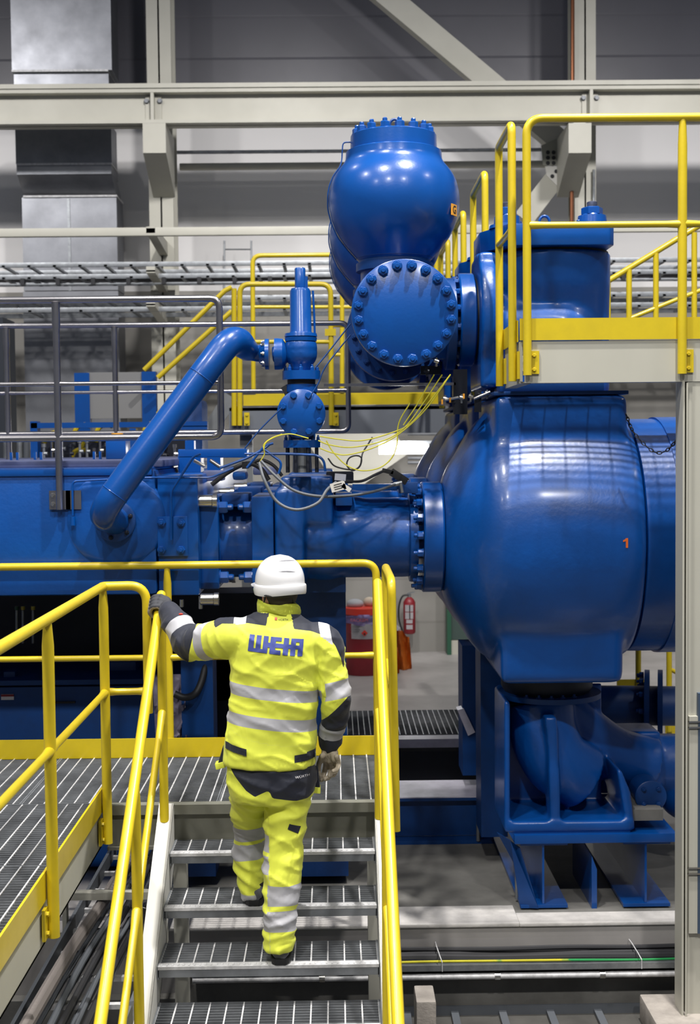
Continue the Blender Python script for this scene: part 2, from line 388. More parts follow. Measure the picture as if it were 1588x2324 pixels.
# walkway running towards the camera
wk = thing('grating_walkway', (-2.3, 4.940, PZ), 'long steel grating walkway running toward the viewer at lower left', 'walkway')
for y0, y1 in ((5.377, 6.317), (4.427, 5.367), (3.420, 4.418)):
    b = MB(); grating(b, -3.420, -1.154, y0, y1, PZ, py=0.030); b.build('grating_panel', [GALVD, GALVB], wk, flat=True, recalc=False)
b = MB(); b.box((-1.145, 3.420, PZ-0.19), (-1.135, 6.270, PZ+0.0)); b.box((-1.197, 3.420, PZ-0.19), (-1.135, 6.270, PZ-0.18)); b.build('side_beam', BEIGE, wk)
b = MB(); b.box((-1.130, 3.420, PZ-0.012), (-1.121, 6.270, PZ+0.10)); b.build('toe_board', YEL, wk)
for k, yy in enumerate((5.377, 5.149)):
    b = MB(); b.obox((-1.173, yy, PZ+0.006), (0.018, 0, 0), (0, 0.010, 0), (0, 0, 0.005)); b.build('grating_clip', GALVB, wk)

def plate_bolts(par, c, ax, up, nrm, w, h, m=YEL):
    """post mounting plate (centre c, half sizes) with two bolt heads"""
    c, ax, up, nrm = V(c), V(ax), V(up), V(nrm)
    b = MB(); b.obox(c, ax*w, up*h, nrm*0.006); pl = b.build('mounting_plate', m, par)
    for s in (-0.62, 0.62): bolt(pl, c+up*(h*s)+nrm*0.006, nrm, 0.010, 0.010, m, stud=False)
# railing of the walkway (left)
lr = thing('guard_rail', (-1.102, 5.225, PZ), 'yellow guard rail along the lower left walkway, with mitred return end', 'railing')
RX = -1.097; RT = 2.034; RM = 1.53
b = MB(); b.tube(fillet([(RX, 3.040, RT), (RX, 6.204, RT), (-0.898, 6.232, RT), (-0.898, 6.232, 1.425)], [0, 0.02, 0.085, 0], 8), TUBE, 16); b.build('top_rail', YEL, lr)
b = MB(); flat_end_rail(b, (RX, 3.040, RM), (RX, 4.99, RM), MID); flat_end_rail(b, (RX, 5.01, RM), (RX, 6.194, RM), MID); flat_end_rail(b, (RX, 6.222, RM), (-0.898, 6.232, RM), MID, 0.05); b.build('mid_rail', YEL, lr)
for yy in (5.0, 6.204):
    b = MB(); b.tube([(RX, yy, PZ-0.16), (RX, yy, RT-0.10), (RX, yy, RT-0.012)], TUBE, 16, rr=[TUBE*1.08, TUBE*1.08, TUBE*0.75]); b.build('post', YEL, lr)
    plate_bolts(lr, (RX-0.024, yy-0.04, PZ-0.095), (0, 1, 0), (0, 0, 1), (1, 0, 0), 0.028, 0.06)
# back railing of the platform
br = thing('guard_rail', (-1.2, 7.296, PZ), 'long yellow guard rail across the back of the platform, behind the worker', 'railing')
BY = 7.306
b = MB(); b.tube(fillet([(-3.705, BY, RT), (0.231, BY, RT), (0.231, BY, PZ+0.05)], 0.075, 8), TUBE, 16); b.build('top_rail', YEL, br)
b = MB(); flat_end_rail(b, (-3.705, BY, 1.52), (-0.931, BY, 1.52), MID); flat_end_rail(b, (-0.926, BY, 1.52), (0.223, BY, 1.52), MID); b.build('mid_rail', YEL, br)
b = MB(); b.tube([(-0.926, BY, PZ-0.1), (-0.926, BY, RT-0.10), (-0.926, BY, RT-0.012)], TUBE, 16, rr=[TUBE*1.05, TUBE*1.05, TUBE*0.72]); b.build('post', YEL, br)
b = MB(); b.box((-3.705, BY-0.035, PZ-0.002), (0.238, BY-0.027, PZ+0.105)); b.build('toe_board', YEL, br)
# side railing on the right of the platform
sr = thing('guard_rail', (0.269, 6.745, PZ), 'yellow guard rail loop down the right side of the platform', 'railing')
SX = 0.274
b = MB(); b.tube(fillet([(SX, 7.077, 0.93), (SX, 7.077, RT), (SX, 6.327, RT), (SX+0.012, 6.327, 0.815)], [0, 0.07, 0.07, 0], 7), TUBE, 16); b.build('top_rail', YEL, sr)
b = MB(); flat_end_rail(b, (SX, 7.068, 1.52), (SX, 6.337, 1.52), MID); b.build('mid_rail', YEL, sr)
b = MB(); b.box((SX-0.004, 6.356, PZ), (SX+0.004, 7.058, PZ+0.10)); b.build('toe_board', YEL, sr)

# ------------------------------------------------------------ the stair
st = thing('steel_stair', (-0.294, 5.510, -0.42), 'open steel stair with grating treads and pale side stringers, under the worker', 'stairs')
XL, XR = -0.754, 0.196; RISE, GO = 0.173, 0.2375
for k in range(1, 8):
    yf = 6.270-k*GO+0.03; z = PZ-k*RISE
    b = MB(); grating(b, XL, XR, yf+0.03, yf+0.276, z, 0.03, 0.0727, 0.027)
    b.mi = 0; b.box((XL, yf, z-0.045), (XR, yf+0.004, z)); b.box((XL, yf+0.276, z-0.03), (XR, yf+0.280, z))
    for xx in (XL, XR): b.box((xx-0.004, yf, z-0.055), (xx+0.004, yf+0.280, z+0.002))
    tr = b.build('tread', [GALVD, GALVB], st, flat=True, recalc=False)
    b = MB(); b.box((XL, yf-0.002, z-0.012), (XR, yf+0.042, z+0.003), 0.001)
    for i in range(40): b.box((XL+0.01+i*0.0237, yf+0.005, z+0.003), (XL+0.018+i*0.0237, yf+0.030, z+0.0055))
    b.build('nosing', GALVB, tr, flat=True)
sl = RISE/GO
def stringer(x, s):
    b = MB()
    y1, y0 = 6.270, 4.228
    zt = lambda y: PZ-0.04-(6.270-y)*sl+0.05
    b.prism([(x, y1, zt(y1)), (x, y0, zt(y0)), (x, y0, zt(y0)-0.28), (x, y1, zt(y1)-0.28)], (s*0.010, 0, 0))
    b.prism([(x, y1, zt(y1)), (x, y0, zt(y0)), (x, y0, zt(y0)-0.012), (x, y1, zt(y1)-0.012)], (s*0.070, 0, 0))
    b.prism([(x, y1, zt(y1)-0.268), (x, y0, zt(y0)-0.268), (x, y0, zt(y0)-0.28), (x, y1, zt(y1)-0.28)], (s*0.070, 0, 0))
    return b.build('stringer', WHITEP, st, flat=True)
stringer(XL-0.006, -1)
b = MB()
zt = lambda y: PZ+0.01-(6.270-y)*sl
b.prism([(XR+0.005, 6.270, zt(6.270)), (XR+0.005, 4.228, zt(4.228)), (XR+0.005, 4.228, zt(4.228)-0.28), (XR+0.005, 6.270, zt(6.270)-0.28)], (0.010, 0, 0))
b.prism([(XR+0.005, 6.270, zt(6.270)), (XR+0.005, 4.228, zt(4.228)), (XR+0.005, 4.228, zt(4.228)-0.012), (XR+0.005, 6.270, zt(6.270)-0.012)], (0.036, 0, 0))
b.build('stringer', WHITEP, st, flat=True)
def zr(y, z0=RT-0.005): return z0-(6.270-y)*sl
def stair_rail(x, label, newel, posts, yt=6.27):
    t = thing('stair_handrail', (x, 5.320, 0.2), label, 'railing')
    b = MB(); b.tube(fillet([(x, yt, zr(yt)), (x, yt-0.04, zr(yt-0.04)), (x, 3.420, zr(3.420))], 0.01), 0.0225, 16); b.ball((x, yt, zr(yt)), 0.0225, 14); b.build('handrail', YEL, t)
    zm = 1.42
    return t
tl = stair_rail(-0.796, 'yellow stair handrail on the left, gripped by the worker', True, (), 6.215)
def zm(y): return 1.468-(6.222-y)*sl
b = MB(); b.tube([(-0.796, 6.204, PZ-0.06), (-0.796, 6.204, zr(6.204)-0.01)], TUBE, 16); b.tube([(-0.796, 5.320, zt(5.320)-0.05), (-0.796, 5.320, zr(5.320)-0.01)], TUBE, 16)
b.bm.free()
for y in (6.194, 5.320, 4.446):
    b = MB(); b.tube([(-0.796, y, zt(y)-0.01), (-0.796, y, zr(y)-0.1), (-0.796, y, zr(y)-0.01)], TUBE, 16, rr=[TUBE, TUBE, TUBE*0.8]); b.build('post', YEL, tl)
for ya, yb in ((6.175, 5.339), (5.301, 4.465)):
    b = MB(); p, q = V(-0.796, ya, zm(ya)), V(-0.796, yb, zm(yb)); flat_end_rail(b, p, q, MID); b.ball(p, MID*1.15, 12); b.build('mid_rail', YEL, tl)
tr_ = stair_rail(0.226, 'yellow stair handrail on the right, beside the platform side rail', True, ())
for y in (6.194, 5.320, 4.446):
    b = MB(); b.tube([(0.220, y, zt(y)-0.01), (0.224, y, zr(y)-0.1), (0.226, y, zr(y)-0.01)], TUBE*0.95, 16); b.build('post', YEL, tr_)
for ya, yb in ((6.175, 5.339), (5.301, 4.465)):
    b = MB(); flat_end_rail(b, (0.224, ya, zm(ya)), (0.224, yb, zm(yb)), MID); b.build('mid_rail', YEL, tr_)

# ------------------------------------------------------------ trench cables at lower left
def lin(a, b_, t): return a+(b_-a)*t
lad = thing('trench_cable_ladder', (-1.1, 5.320, -0.6), 'dark cable ladder deep in the trench at lower left', 'cable tray')
b = MB(); 
for x in (-1.30, -0.86): b.box((x-0.008, 3.230, 0.33), (x+0.008, 7.6, 0.41))
b.build('side_rail', CABLE, lad)
for k in range(15):
    b = MB(); yy = 3.420+k*0.29; b.box((-1.292, yy-0.014, 0.335), (-0.868, yy+0.014, 0.355)); b.build('rung', GALVB, lad)
cmat = [CABLE, CABLEB, mat('dusty_cable', (0.17, 0.15, 0.14), 0.6)]
cg = 'power cables in the lower left trench'
for k in range(18):
    rr_ = (0.028 if k == 5 else random.choice((0.010, 0.012, 0.015)))
    x = -1.265+0.0165*k+random.uniform(-0.004, 0.004); z = 0.36+rr_+(0.0, 0.027, 0.054)[(k*7) % 3]+(0.04 if k == 5 else 0)
    pts = [(x-0.05, 3.135, z), (x-0.03, 4.180, z), (x-0.01+0.006*sin(k), 4.940, z+0.004*cos(k)), (x+0.01+0.008*cos(k*2), 5.700, z+0.004), (x+0.04, 6.365, z+0.006), (x+0.07, 7.1, z+0.03), (x+0.08, 7.9, z+0.05)]
    b = MB(); b.tube(catmull(pts, 5), rr_, 9); o = b.build('power_cable', cmat[2] if k == 5 else cmat[k % 2])
    tag(o, 'thick dusty brownish corrugated hose running up the trench among the cables' if k == 5 else 'thin dark power cable bundled in the trench beside the walkway', 'cable', None if k == 5 else cg)
tb = thing('cable_bracket', (-1.05, 5.890, 0.1), 'small beige steel bracket clamping the trench cables near the platform', 'bracket')
b = MB(); b.box((-1.33, 6.25, 0.52), (-0.84, 6.30, 0.555)); b.box((-1.33, 6.25, 0.30), (-1.31, 6.30, 0.52)); b.box((-0.85, 6.25, 0.30), (-0.83, 6.30, 0.52)); b.build('frame', BEIGE, tb)
b = MB(); b.tube([(-0.98, 6.24, 0.57), (-0.97, 6.24, 0.49), (-0.92, 6.24, 0.48), (-0.90, 6.24, 0.57)], 0.008, 8); b.build('u_bolt', GALVB, tb)
b = MB(); b.prism([(-1.75, 4.92, 0.46), (-1.18, 4.92, 0.46), (-1.24, 4.60, 0.40), (-1.75, 4.55, 0.38)], (0, 0, 0.012)); b.box((-1.75, 4.92, 0.2), (-1.18, 4.93, 0.472))
tag(b.build('dusty_tray_cover', mat('dusty_plate', (0.20, 0.18, 0.165), 0.7, var=0.3)), 'dusty grey sheet-metal cover plate at the bottom left corner of the trench', 'cover')

XS = -0.030                      # the stair stands a little left of the platform centre line
for o in (st, tl, tr_): o.location.x += XS
for o in (pf, br, sr): o.location.x -= 0.010
# ------------------------------------------------------------ upper platform (right)
UZ = 3.205; UY = 6.72; UX = 0.945
up = thing('upper_platform', (1.6, 7.0, UZ), 'beige-framed upper grating platform at right, above the numbered blue housing', 'platform')
b = MB(); grating(b, UX+0.01, 3.4, UY+0.02, 7.29, UZ, 0.03, 0.115, 0.033); b.build('grating_panel', [GALVD, GALVB], up, flat=True, recalc=False)
b = MB(); b.box((UX+0.02, UY-0.004, UZ-0.205), (3.4, UY+0.006, UZ-0.002)); b.box((UX+0.02, UY-0.004, UZ-0.213), (3.4, UY+0.07, UZ-0.205)); b.build('front_beam', BEIGE, up, flat=True)
b = MB(); b.box((UX, UY+0.0, UZ-0.205), (UX+0.01, 7.33, UZ-0.002)); b.box((UX, UY+0.02, UZ-0.213), (UX+0.06, 7.33, UZ-0.205)); b.build('side_beam', BEIGE, up, flat=True)
b = MB(); b.box((UX+0.06, 7.29, UZ-0.12), (3.4, 7.33, UZ-0.03)); b.build('back_beam', BEIGE, up)
ur = thing('guard_rail', (1.6, UY, UZ), 'yellow guard rail along the front edge of the upper platform', 'railing')
UT = UZ+1.105; x1, x2 = 0.975, 1.758
b = MB(); b.tube(fillet([(x1, UY-0.03, UZ-0.175), (x1, UY-0.03, UT), (3.5, UY-0.03, UT)], 0.085, 9), TUBE, 18); b.build('top_rail', YEL, ur)
b = MB(); flat_end_rail(b, (x1+0.01, UY-0.03, UZ+0.575), (x2, UY-0.03, UZ+0.575), MID); flat_end_rail(b, (x2, UY-0.03, UZ+0.575), (3.0, UY-0.03, UZ+0.575), MID); b.build('mid_rail', YEL, ur)
b = MB(); b.tube([(x2, UY-0.03, UZ-0.175), (x2, UY-0.03, UT-0.14), (x2, UY-0.03, UT-0.012)], TUBE, 16, rr=[TUBE*1.08, TUBE*1.08, TUBE*0.85]); b.build('post', YEL, ur)
b = MB(); b.box((x1-0.035, UY-0.012, UZ+0.002), (3.4, UY-0.005, UZ+0.112)); b.build('toe_board', YEL, ur)
for xx in (x1, x2): plate_bolts(ur, (xx+0.036, UY-0.011, UZ-0.110), (1, 0, 0), (0, 0, 1), (0, -1, 0), 0.026, 0.058)
for k, (ya, yb) in enumerate(((6.80, 7.33), (8.00, 8.68), (9.33, 9.98), (10.60, 11.3))):
    t = thing('guard_rail', (0.915, (ya+yb)/2, UZ), ['short yellow side rail at the left end of the upper platform, nearest the viewer', 'short yellow side rail just left of the blue valve lid, second from the viewer', 'short yellow side rail third from the viewer, beside the big blue vessel', 'farthest short yellow side rail, low beside the blue vessel'][k], 'railing', 'side rail loops between the valve chests')
    x = 0.915
    b = MB(); b.tube(fillet([(x, ya, UZ-0.20), (x, ya, UT), (x, yb, UT), (x, yb, UZ-0.20)], 0.05, 7), TUBE, 16); b.build('top_rail', YEL, t)
    b = MB(); flat_end_rail(b, (x, ya, UZ+0.575), (x, yb, UZ+0.575), MID); b.build('mid_rail', YEL, t)
    b = MB(); b.box((x+0.02, ya-0.02, UZ), (x+0.028, yb, UZ+0.11)); b.build('toe_board', YEL, t)
    if k == 0:
        for yy in (ya, yb): plate_bolts(t, (x+0.024, yy-0.035, UZ-0.12), (0, 1, 0), (0, 0, 1), (1, 0, 0), 0.02, 0.07)
# steel column under it
sc = thing('steel_column', (1.86, 6.76, PLZ), 'beige steel column carrying the upper platform at the right edge', 'column')
b = MB(); b.box((1.765, 6.70, PLZ), (1.775, 6.84, UZ-0.213)); b.box((1.775, 6.765, PLZ), (1.97, 6.775, UZ-0.213)); b.box((1.97, 6.70, PLZ), (1.98, 6.84, UZ-0.213)); b.box((1.795, 6.72, PLZ), (1.95, 6.76, UZ-0.213)); b.build('web', BEIGE, sc, flat=True)
b = MB(); b.tube([(1.785, 6.69, PLZ), (1.785, 6.69, UZ-0.22)], 0.005, 8); b.build('conduit', BEIGE, sc)
cs = thing('cable_channel', (1.85, 6.70, 0.2), 'narrow dark-edged metal channel clipped to the beige right-hand column', 'channel')
b = MB(); b.box((1.80, 6.695, 0.15), (1.845, 6.72, 1.28)); b.build('channel', BEIGE, cs); b = MB(); b.box((1.845, 6.69, 0.15), (1.87, 6.72, 1.40)); b.build('edge', mat('blue_grey_edge', (0.05, 0.08, 0.13), 0.5), cs)
for z in (0.46, 1.22):
    for dz in (0, 0.03):
        b = MB(); b.box((1.795, 6.685, z+dz), (1.86, 6.70, z+dz+0.008)); b.build('strap', STEEL, cs)
# chain hanging between housing and column
P = [at(1420, 940, 7.05), at(1440, 985, 7.02), at(1490, 1028, 6.98), at(1530, 1005, 6.95), at(1552, 945, 6.9), at(1553, 935, 6.88)]
ch = catmull(P, 12)
b = MB(); L_ = 0
pts = [ch[0]]
for p in ch[1:]:
    if (p-pts[-1]).length > 0.019: pts.append(p)
for i in range(len(pts)-1):
    c = (pts[i]+pts[i+1])/2; d = (pts[i+1]-pts[i]).normalized(); s = frame(d)[0 if i % 2 else 1]
    b.tube([c+d*0.014*cos(a)+s*0.007*sin(a) for a in [2*pi*k/8 for k in range(9)]], 0.003, 5, cap=False)
tag(b.build('safety_chain', mat('black_chain', (0.03, 0.03, 0.035), 0.4, 0.7)), 'black safety chain sagging in front of the blue housing at right', 'chain')
# ------------------------------------------------------------ the pump
Y1 = 7.8; DU = 1.27
AX = at(1200, 1216, Y1); AZ = AX.z            # axis of the cylinders
def PX(px, Y=Y1, py=1217): return at(px, py, Y).x
def PZz(py, Y=Y1, px=1200): return at(px, py, Y).z
S1 = FPX/Y1
names3 = ['nearest', 'second', 'farthest']
# --- diaphragm housing
hs = thing('diaphragm_housing', (1.3, Y1, 1.0), 'huge rounded blue pump housing marked with a small orange number one', 'pump housing', 'diaphragm housings of the blue pump')
b = MB()
prof = [(1000, 126), (1006, 140), (1016, 162), (1034, 190), (1062, 238), (1085, 266), (1112, 280), (1180, 284), (1280, 283), (1360, 279), (1404, 272), (1407, 268)]
x0 = PX(1000)
b.lathe((x0, Y1, AZ), (1, 0, 0), [(PX(p)-x0, r/S1) for p, r in prof], 72)
bx0, bx1 = PX(1124, 7.37), PX(1422, 7.37)
zt_, zb_ = PZz(897, 7.37), PZz(1549, 7.37)
b.box((bx0, 7.33, AZ), (bx1, 8.25, zt_)); b.box((bx0+0.02, 7.28, zb_), (bx1-0.03, 8.25, AZ))
b = cast(b, 0.02, 16, 0.65)
hb = b.build('body', CAST, hs, ang=60)
b = MB(); b.lathe((PX(1408), Y1, AZ), (1, 0, 0), [(0, 0.672), (0.004, 0.684), (0.20, 0.684), (0.30, 0.69), (0.62, 0.69), (0.64, 0.67)], 72); b.build('end_cover', CAST, hs)
b = MB(); b.lathe((PX(1478), Y1, AZ), (1, 0, 0), [(0, 0.686), (0.0, 0.694), (0.35, 0.694), (0.35, 0.686)], 72); b.build('end_ring', CAST, hs)
b = MB(); b.lathe((PX(955), Y1, AZ), (1, 0, 0), [(0, 0.318), (0.008, 0.326), (0.108, 0.326), (0.118, 0.318)], 64); b.build('flange', BLUE, hs)
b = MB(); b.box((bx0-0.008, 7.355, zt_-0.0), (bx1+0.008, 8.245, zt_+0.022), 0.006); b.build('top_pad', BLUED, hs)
# the pipe side of it
cy = thing('cylinder_pipe', (0.1, Y1, AZ-0.3), 'thick blue cylinder pipe bolted to the left of the numbered housing', 'pipe', 'cylinder pipes of the blue pump')
b = MB()
b.cyl((PX(640), Y1, AZ), (PX(934), Y1, AZ), 0.236, n=48)
b.box((PX(628), Y1-0.33, AZ-0.26), (PX(694), Y1+0.33, AZ+0.30))
b.ball((PX(735), Y1-0.06, AZ-0.01), 0.235, 32, (1, 1, 1)); b.ball((PX(790), Y1-0.03, AZ+0.06), 0.21, 32, (1.2, 1, 0.9))
b.box((PX(640), Y1-0.30, AZ+0.1), (PX(756), Y1+0.30, PZz(1076, 7.5)))
b = cast(b, 0.016, 10, 0.6); b.build('body', CAST, cy, ang=60)
b = MB(); b.lathe((PX(925), Y1, AZ), (1, 0, 0), [(0, 0.24), (0.006, 0.262), (0.05, 0.262)], 48); b.build('flange', BLUE, cy)
bolts(cy, (PX(953), Y1, AZ), (-1, 0, 0), 0.292, 18, 0.024, 0.034, BLUE, 0.1, 'nut')
for i, (pa, pb, hy, hz) in enumerate(((579, 627, 0.33, 0.262), (451, 507, 0.33, 0.262))):
    b = MB(); b.box((PX(pa), Y1-hy, AZ-hz), (PX(pb), Y1+hy, AZ+hz), 0.012); b.build('flange_plate', BLUE, cy)
b = MB(); b.lathe((PX(507), Y1, AZ), (1, 0, 0), [(0, 0.245), (0.03, 0.225), (0.14, 0.225), (PX(579)-PX(507), 0.245)], 40); b.build('spacer', CAST, cy)
for zz in (AZ+0.20, AZ-0.20):
    for pp, d in ((507, 1), (579, -1)): bolt(cy, (PX(pp), Y1-0.27, zz), (d, 0, 0), 0.036, 0.05, BLUE, 'nut')
b = MB(); b.box((PX(512), Y1-0.25, AZ+0.20), (PX(572), Y1+0.1, AZ+0.275), 0.01); b.build('bracket', BLUED, cy)
for zz in (AZ+0.24, AZ-0.315):
    b = MB(); b.cyl((PX(452, 7.45), 7.45, zz), (PX(484, 7.45), 7.45, zz), 0.034, n=24, bev=0.004); b.cyl((PX(484, 7.45), 7.45, zz), (PX(494, 7.45), 7.45, zz), 0.038, n=24); b.build('tie_rod', STEEL, cy)
b = MB(); b.box((PX(762, 7.56), 7.56, AZ+0.20), (PX(800, 7.56), 7.9, AZ+0.27), 0.006); b.build('bracket', BLUE, cy)
# --- valve chest above each housing
vc = thing('valve_chest', (1.28, Y1, zt_+0.03), 'blue valve chest with thick octagonal lid and lifting eye, nearest of three', 'valve chest', 'valve chests of the blue pump')
VZ = PZz(726, Y1, 1090); cx = PX(1262, Y1, 700)
lidb, lidt = PZz(556, 7.42, 1250), PZz(506, 7.42, 1250)
b = MB(); er_ = PX(1386, 7.72, 700); b.skin([b.ring(V(er_-0.36, Y1, z), V(1, 0, 0), V(0, 1, 0), 0.36, d_, 48, 0, 2.6) for z, d_ in ((zt_+0.02, 0.24), (VZ, 0.22), (lidb-0.2, 0.30), (lidb-0.01, 0.34))])
b.cyl((0.86, Y1-0.03, VZ-0.06), (cx-0.02, Y1-0.05, VZ-0.08), 0.25, n=40); b.ball((cx+0.0, Y1-0.06, VZ-0.09), 0.245, 32)
b.lathe((PX(1080), Y1, VZ), (1, 0, 0), [(0, 0.385), (0.09, 0.385), (0.11, 0.33)], 48); b.box((PX(1080), Y1-0.30, zt_+0.05), (PX(1118), Y1+0.30, VZ)); b.box((PX(1080), Y1-0.22, VZ), (PX(1118), Y1+0.22, VZ+0.37))
b = cast(b, 0.017, 8, 0.6); b.build('body', CAST, vc, ang=60)
lx0, lx1 = PX(1087, 7.75, 560), PX(1396, 7.42, 560); ly0, ly1 = 7.42, 8.2; c = 0.14
oc = [(lx0, ly0+0.30), (lx0+0.13, ly0), (lx1-0.03, ly0), (lx1, ly0+0.04), (lx1, ly1-c), (lx1-c, ly1), (lx0+c, ly1), (lx0, ly1-c)]
b = MB(); b.prism([(x, y, lidb) for x, y in oc], (0, 0, lidt-lidb), 0.008); b.build('lid', BLUE, vc)
b = MB(); b.lathe((cx, Y1, lidb-0.022), (0, 0, 1), [(0, 0.30), (0.024, 0.30)], 40); b.build('gasket', DARK, vc)
def stud(x, y, s=1.0):
    b = MB(); b.lathe((x, y, lidt), (0, 0, 1), [(0, 0.115*s), (0.02, 0.11*s), (0.026, 0.085*s), (0.07, 0.080*s), (0.072, 0.06*s), (0.08, 0.055*s)], 24); b.lathe((x, y, lidt+0.078), (0, 0, 1), [(0, 0.062*s), (0.036, 0.062*s), (0.042, 0.05*s)], 6)
    o = b.build('stud_nut', BLUE, vc); b = MB(); b.lathe((x, y, lidt+0.118), (0, 0, 1), [(0, 0.03*s), (0.03, 0.03*s), (0.034, 0.024*s)], 12); b.build('stud_end', mat('worn_blue_metal', (0.12, 0.14, 0.22), 0.4, 0.6, var=0.6, vscale=40), o)
stud(PX(1343, 7.62, 480), 7.62); stud(PX(1150, 7.62, 480), 7.62, 0.9); stud(PX(1330, 8.05, 480), 8.05, 0.8); stud(PX(1165, 8.05, 480), 8.05, 0.8)
b = MB(); ex = PX(1235, 7.5, 490); b.tube([(ex+0.028*cos(a), 7.5, lidt+0.022+0.030*sin(a)) for a in [-0.7+k*(pi+1.4)/14 for k in range(15)]], 0.008, 10); b.build('lifting_eye', BLUE, vc)
for pxx, rr_ in ((1312, 0.022), (1283, 0.010)): bolt(vc, (PX(pxx, 7.52, 490), 7.52, lidt), (0, 0, 1), rr_, rr_*0.9, GALV if rr_ < 0.02 else BLUE)
b = MB(); b.box((bx0+0.03, 7.40, zt_+0.022), (bx1-0.12, 8.2, zt_+0.07), 0.005); b.build('base_plate', BLUED, vc)
b = MB(); b.lathe((PX(1040), Y1, VZ), (1, 0, 0), [(0, 0.262), (0.008, 0.270), (0.085, 0.270), (0.092, 0.262)], 48); b.build('nozzle_flange', BLUE, vc)
bolts(vc, (PX(1040), Y1, VZ), (-1, 0, 0), 0.235, 14, 0.020, 0.03, BLUE, 0.2, 'nut')
b = MB(); b.cyl((PX(1060), Y1, VZ), (PX(1084), Y1, VZ), 0.245, n=40); b.build('joint', DARKM, vc)
# --- discharge tee and vessel
HX, HZ = 0.38, 3.392
te = thing('discharge_tee', (HX, 7.6, HZ-0.3), 'blue pipe tee closed by the big round bolted blind flange facing the viewer', 'pipe fitting')
def tee(t, y0, y1, yc):
    b = MB(); b.cyl((HX, y0, HZ), (HX, y1, HZ), 0.205, n=40); b.cyl((HX, yc, HZ), (PX(1034), yc, HZ), 0.205, n=40); b.cyl((0.36, yc, HZ), (0.36, yc, 3.78), 0.20, n=40)
    b = cast(b, 0.016, 8); b.build('body', CAST, t, ang=60)
    b = MB(); b.lathe((PX(1012), yc, HZ), (1, 0, 0), [(0, 0.262), (0.004, 0.268), (0.05, 0.268), (0.054, 0.262)], 40); b.build('side_flange', BLUED, t)
    b = MB(); b.lathe((0.36, yc, 3.70), (0, 0, 1), [(0, 0.225), (0.045, 0.225), (0.05, 0.21), (0.07, 0.21), (0.075, 0.225), (0.11, 0.225)], 40); b.build('neck_flange', BLUED, t)
tee(te, 7.16, 8.48, Y1)
b = MB(); b.lathe((HX, 7.10, HZ), (0, 1, 0), [(0, 0.277), (0.005, 0.285), (0.045, 0.285), (0.05, 0.277)], 72); bf = b.build('blind_flange', BLUE, te)
b = MB(); b.lathe((HX, 7.156, HZ), (0, 1, 0), [(0, 0.283), (0.05, 0.283)], 72); b.build('ring_flange', BLUED, te)
bolts(bf, (HX, 7.10, HZ), (0, -1, 0), 0.250, 20, 0.026, 0.020, BLUE, pi/20, 'nut')
ves = thing('pressure_vessel', (0.36, Y1, 3.72), 'nearest bulbous blue pressure vessel with a bolted cap, above the round blind flange', 'pressure vessel', 'bulbous vessels of the blue pump')
vz = lambda p: PZz(p, Y1, 898)
pr = [(640, 66), (606, 70), (596, 78), (580, 93), (560, 110), (540, 124), (520, 134), (500, 141), (475, 146), (455, 147), (435, 145), (415, 140), (400, 133), (388, 125), (376, 115), (366, 109), (360, 108), (347, 107)]
z0 = vz(640)
b = MB(); b.lathe((0.36, Y1, z0), (0, 0, 1), [(vz(p)-z0, r/S1) for p, r in pr], 72); b.build('shell', BLUE, ves, ang=50)
b = MB(); zc = vz(347); b.lathe((0.36, Y1, zc), (0, 0, 1), [(0, 0.272), (0.008, 0.262), (0.010, 0.252), (vz(308)-zc-0.006, 0.250), (vz(308)-zc, 0.243)], 64); cap = b.build('cap', BLUE, ves)
bolts(cap, (0.36, Y1, vz(308)), (0, 0, 1), 0.214, 16, 0.028, 0.034, BLUE, 0.12, 'nut')
b = MB(); b.tube([(0.36+0.028*cos(a), Y1-0.16, vz(308)+0.025+0.03*sin(a)) for a in [-0.7+k*(pi+1.4)/12 for k in range(13)]], 0.008, 8); b.build('lifting_eye', BLUED, ves)
pts = [(0.36-0.25, Y1, vz(322)), (0.36-0.295, Y1, vz(322)), (0.36-0.30, Y1, vz(345)), (0.36-0.302, Y1, vz(362))]
for p in (378, 400, 420, 440, 475, 510, 540, 570, 590):
    r = np.interp(p, [q[0] for q in reversed(pr)], [q[1] for q in reversed(pr)])/S1+0.008; pts.append((0.36-r, Y1-0.02, vz(p)))
b = MB(); b.tube(fillet(pts, 0.02, 3), 0.0045, 6); b.build('sensing_line', BLUED, ves)
# copies behind (the farther two pump units), before the one-off marks are added
for i in (1, 2):
    for o, nm in ((hs, ('second huge blue housing, its shoulder ridge showing left of the numbered one', 'farthest huge blue housing, its shoulder ridge beside the wall lamp')[i-1]),
                  (cy, ('second blue cylinder pipe, mostly hidden behind the nearest one', 'farthest blue cylinder pipe, hidden behind the nearer two')[i-1]),
                  (vc, ('second blue valve chest, lid edge showing behind the first rail loop', 'farthest blue valve chest, low behind the bulbous vessel')[i-1]),
                  (ves, ('second bulbous blue vessel, peeking out behind the left of the nearest', 'farthest bulbous blue vessel, lowest of the overlapping row')[i-1])):
        cpy = copy_tree(o, (0, DU*i, 0)); cpy['label'] = nm
    t = thing('discharge_tee', (HX, 7.6+DU*i, HZ-0.3), ('blue pipe tee with dark bolted ring flange showing under the round blind flange', 'farthest blue pipe tee in the discharge line')[i-1], 'pipe fitting')
    tee(t, 7.16+DU*i-0.06, 8.40+DU*i, Y1+DU*i)
    b = MB(); yy = 7.16+DU*i-0.09
    b.lathe((HX, yy-0.03, HZ), (0, 1, 0), [(0, 0.30), (0.05, 0.30), (0.052, 0.26), (0.062, 0.26), (0.064, 0.30), (0.11, 0.30)], 56); rf = b.build('ring_flange', BLUED, t)
    if i == 1: bolts(rf, (HX, yy-0.03, HZ), (0, -1, 0), 0.252, 18, 0.019, 0.022, BLUED, 0.1, 'nut')
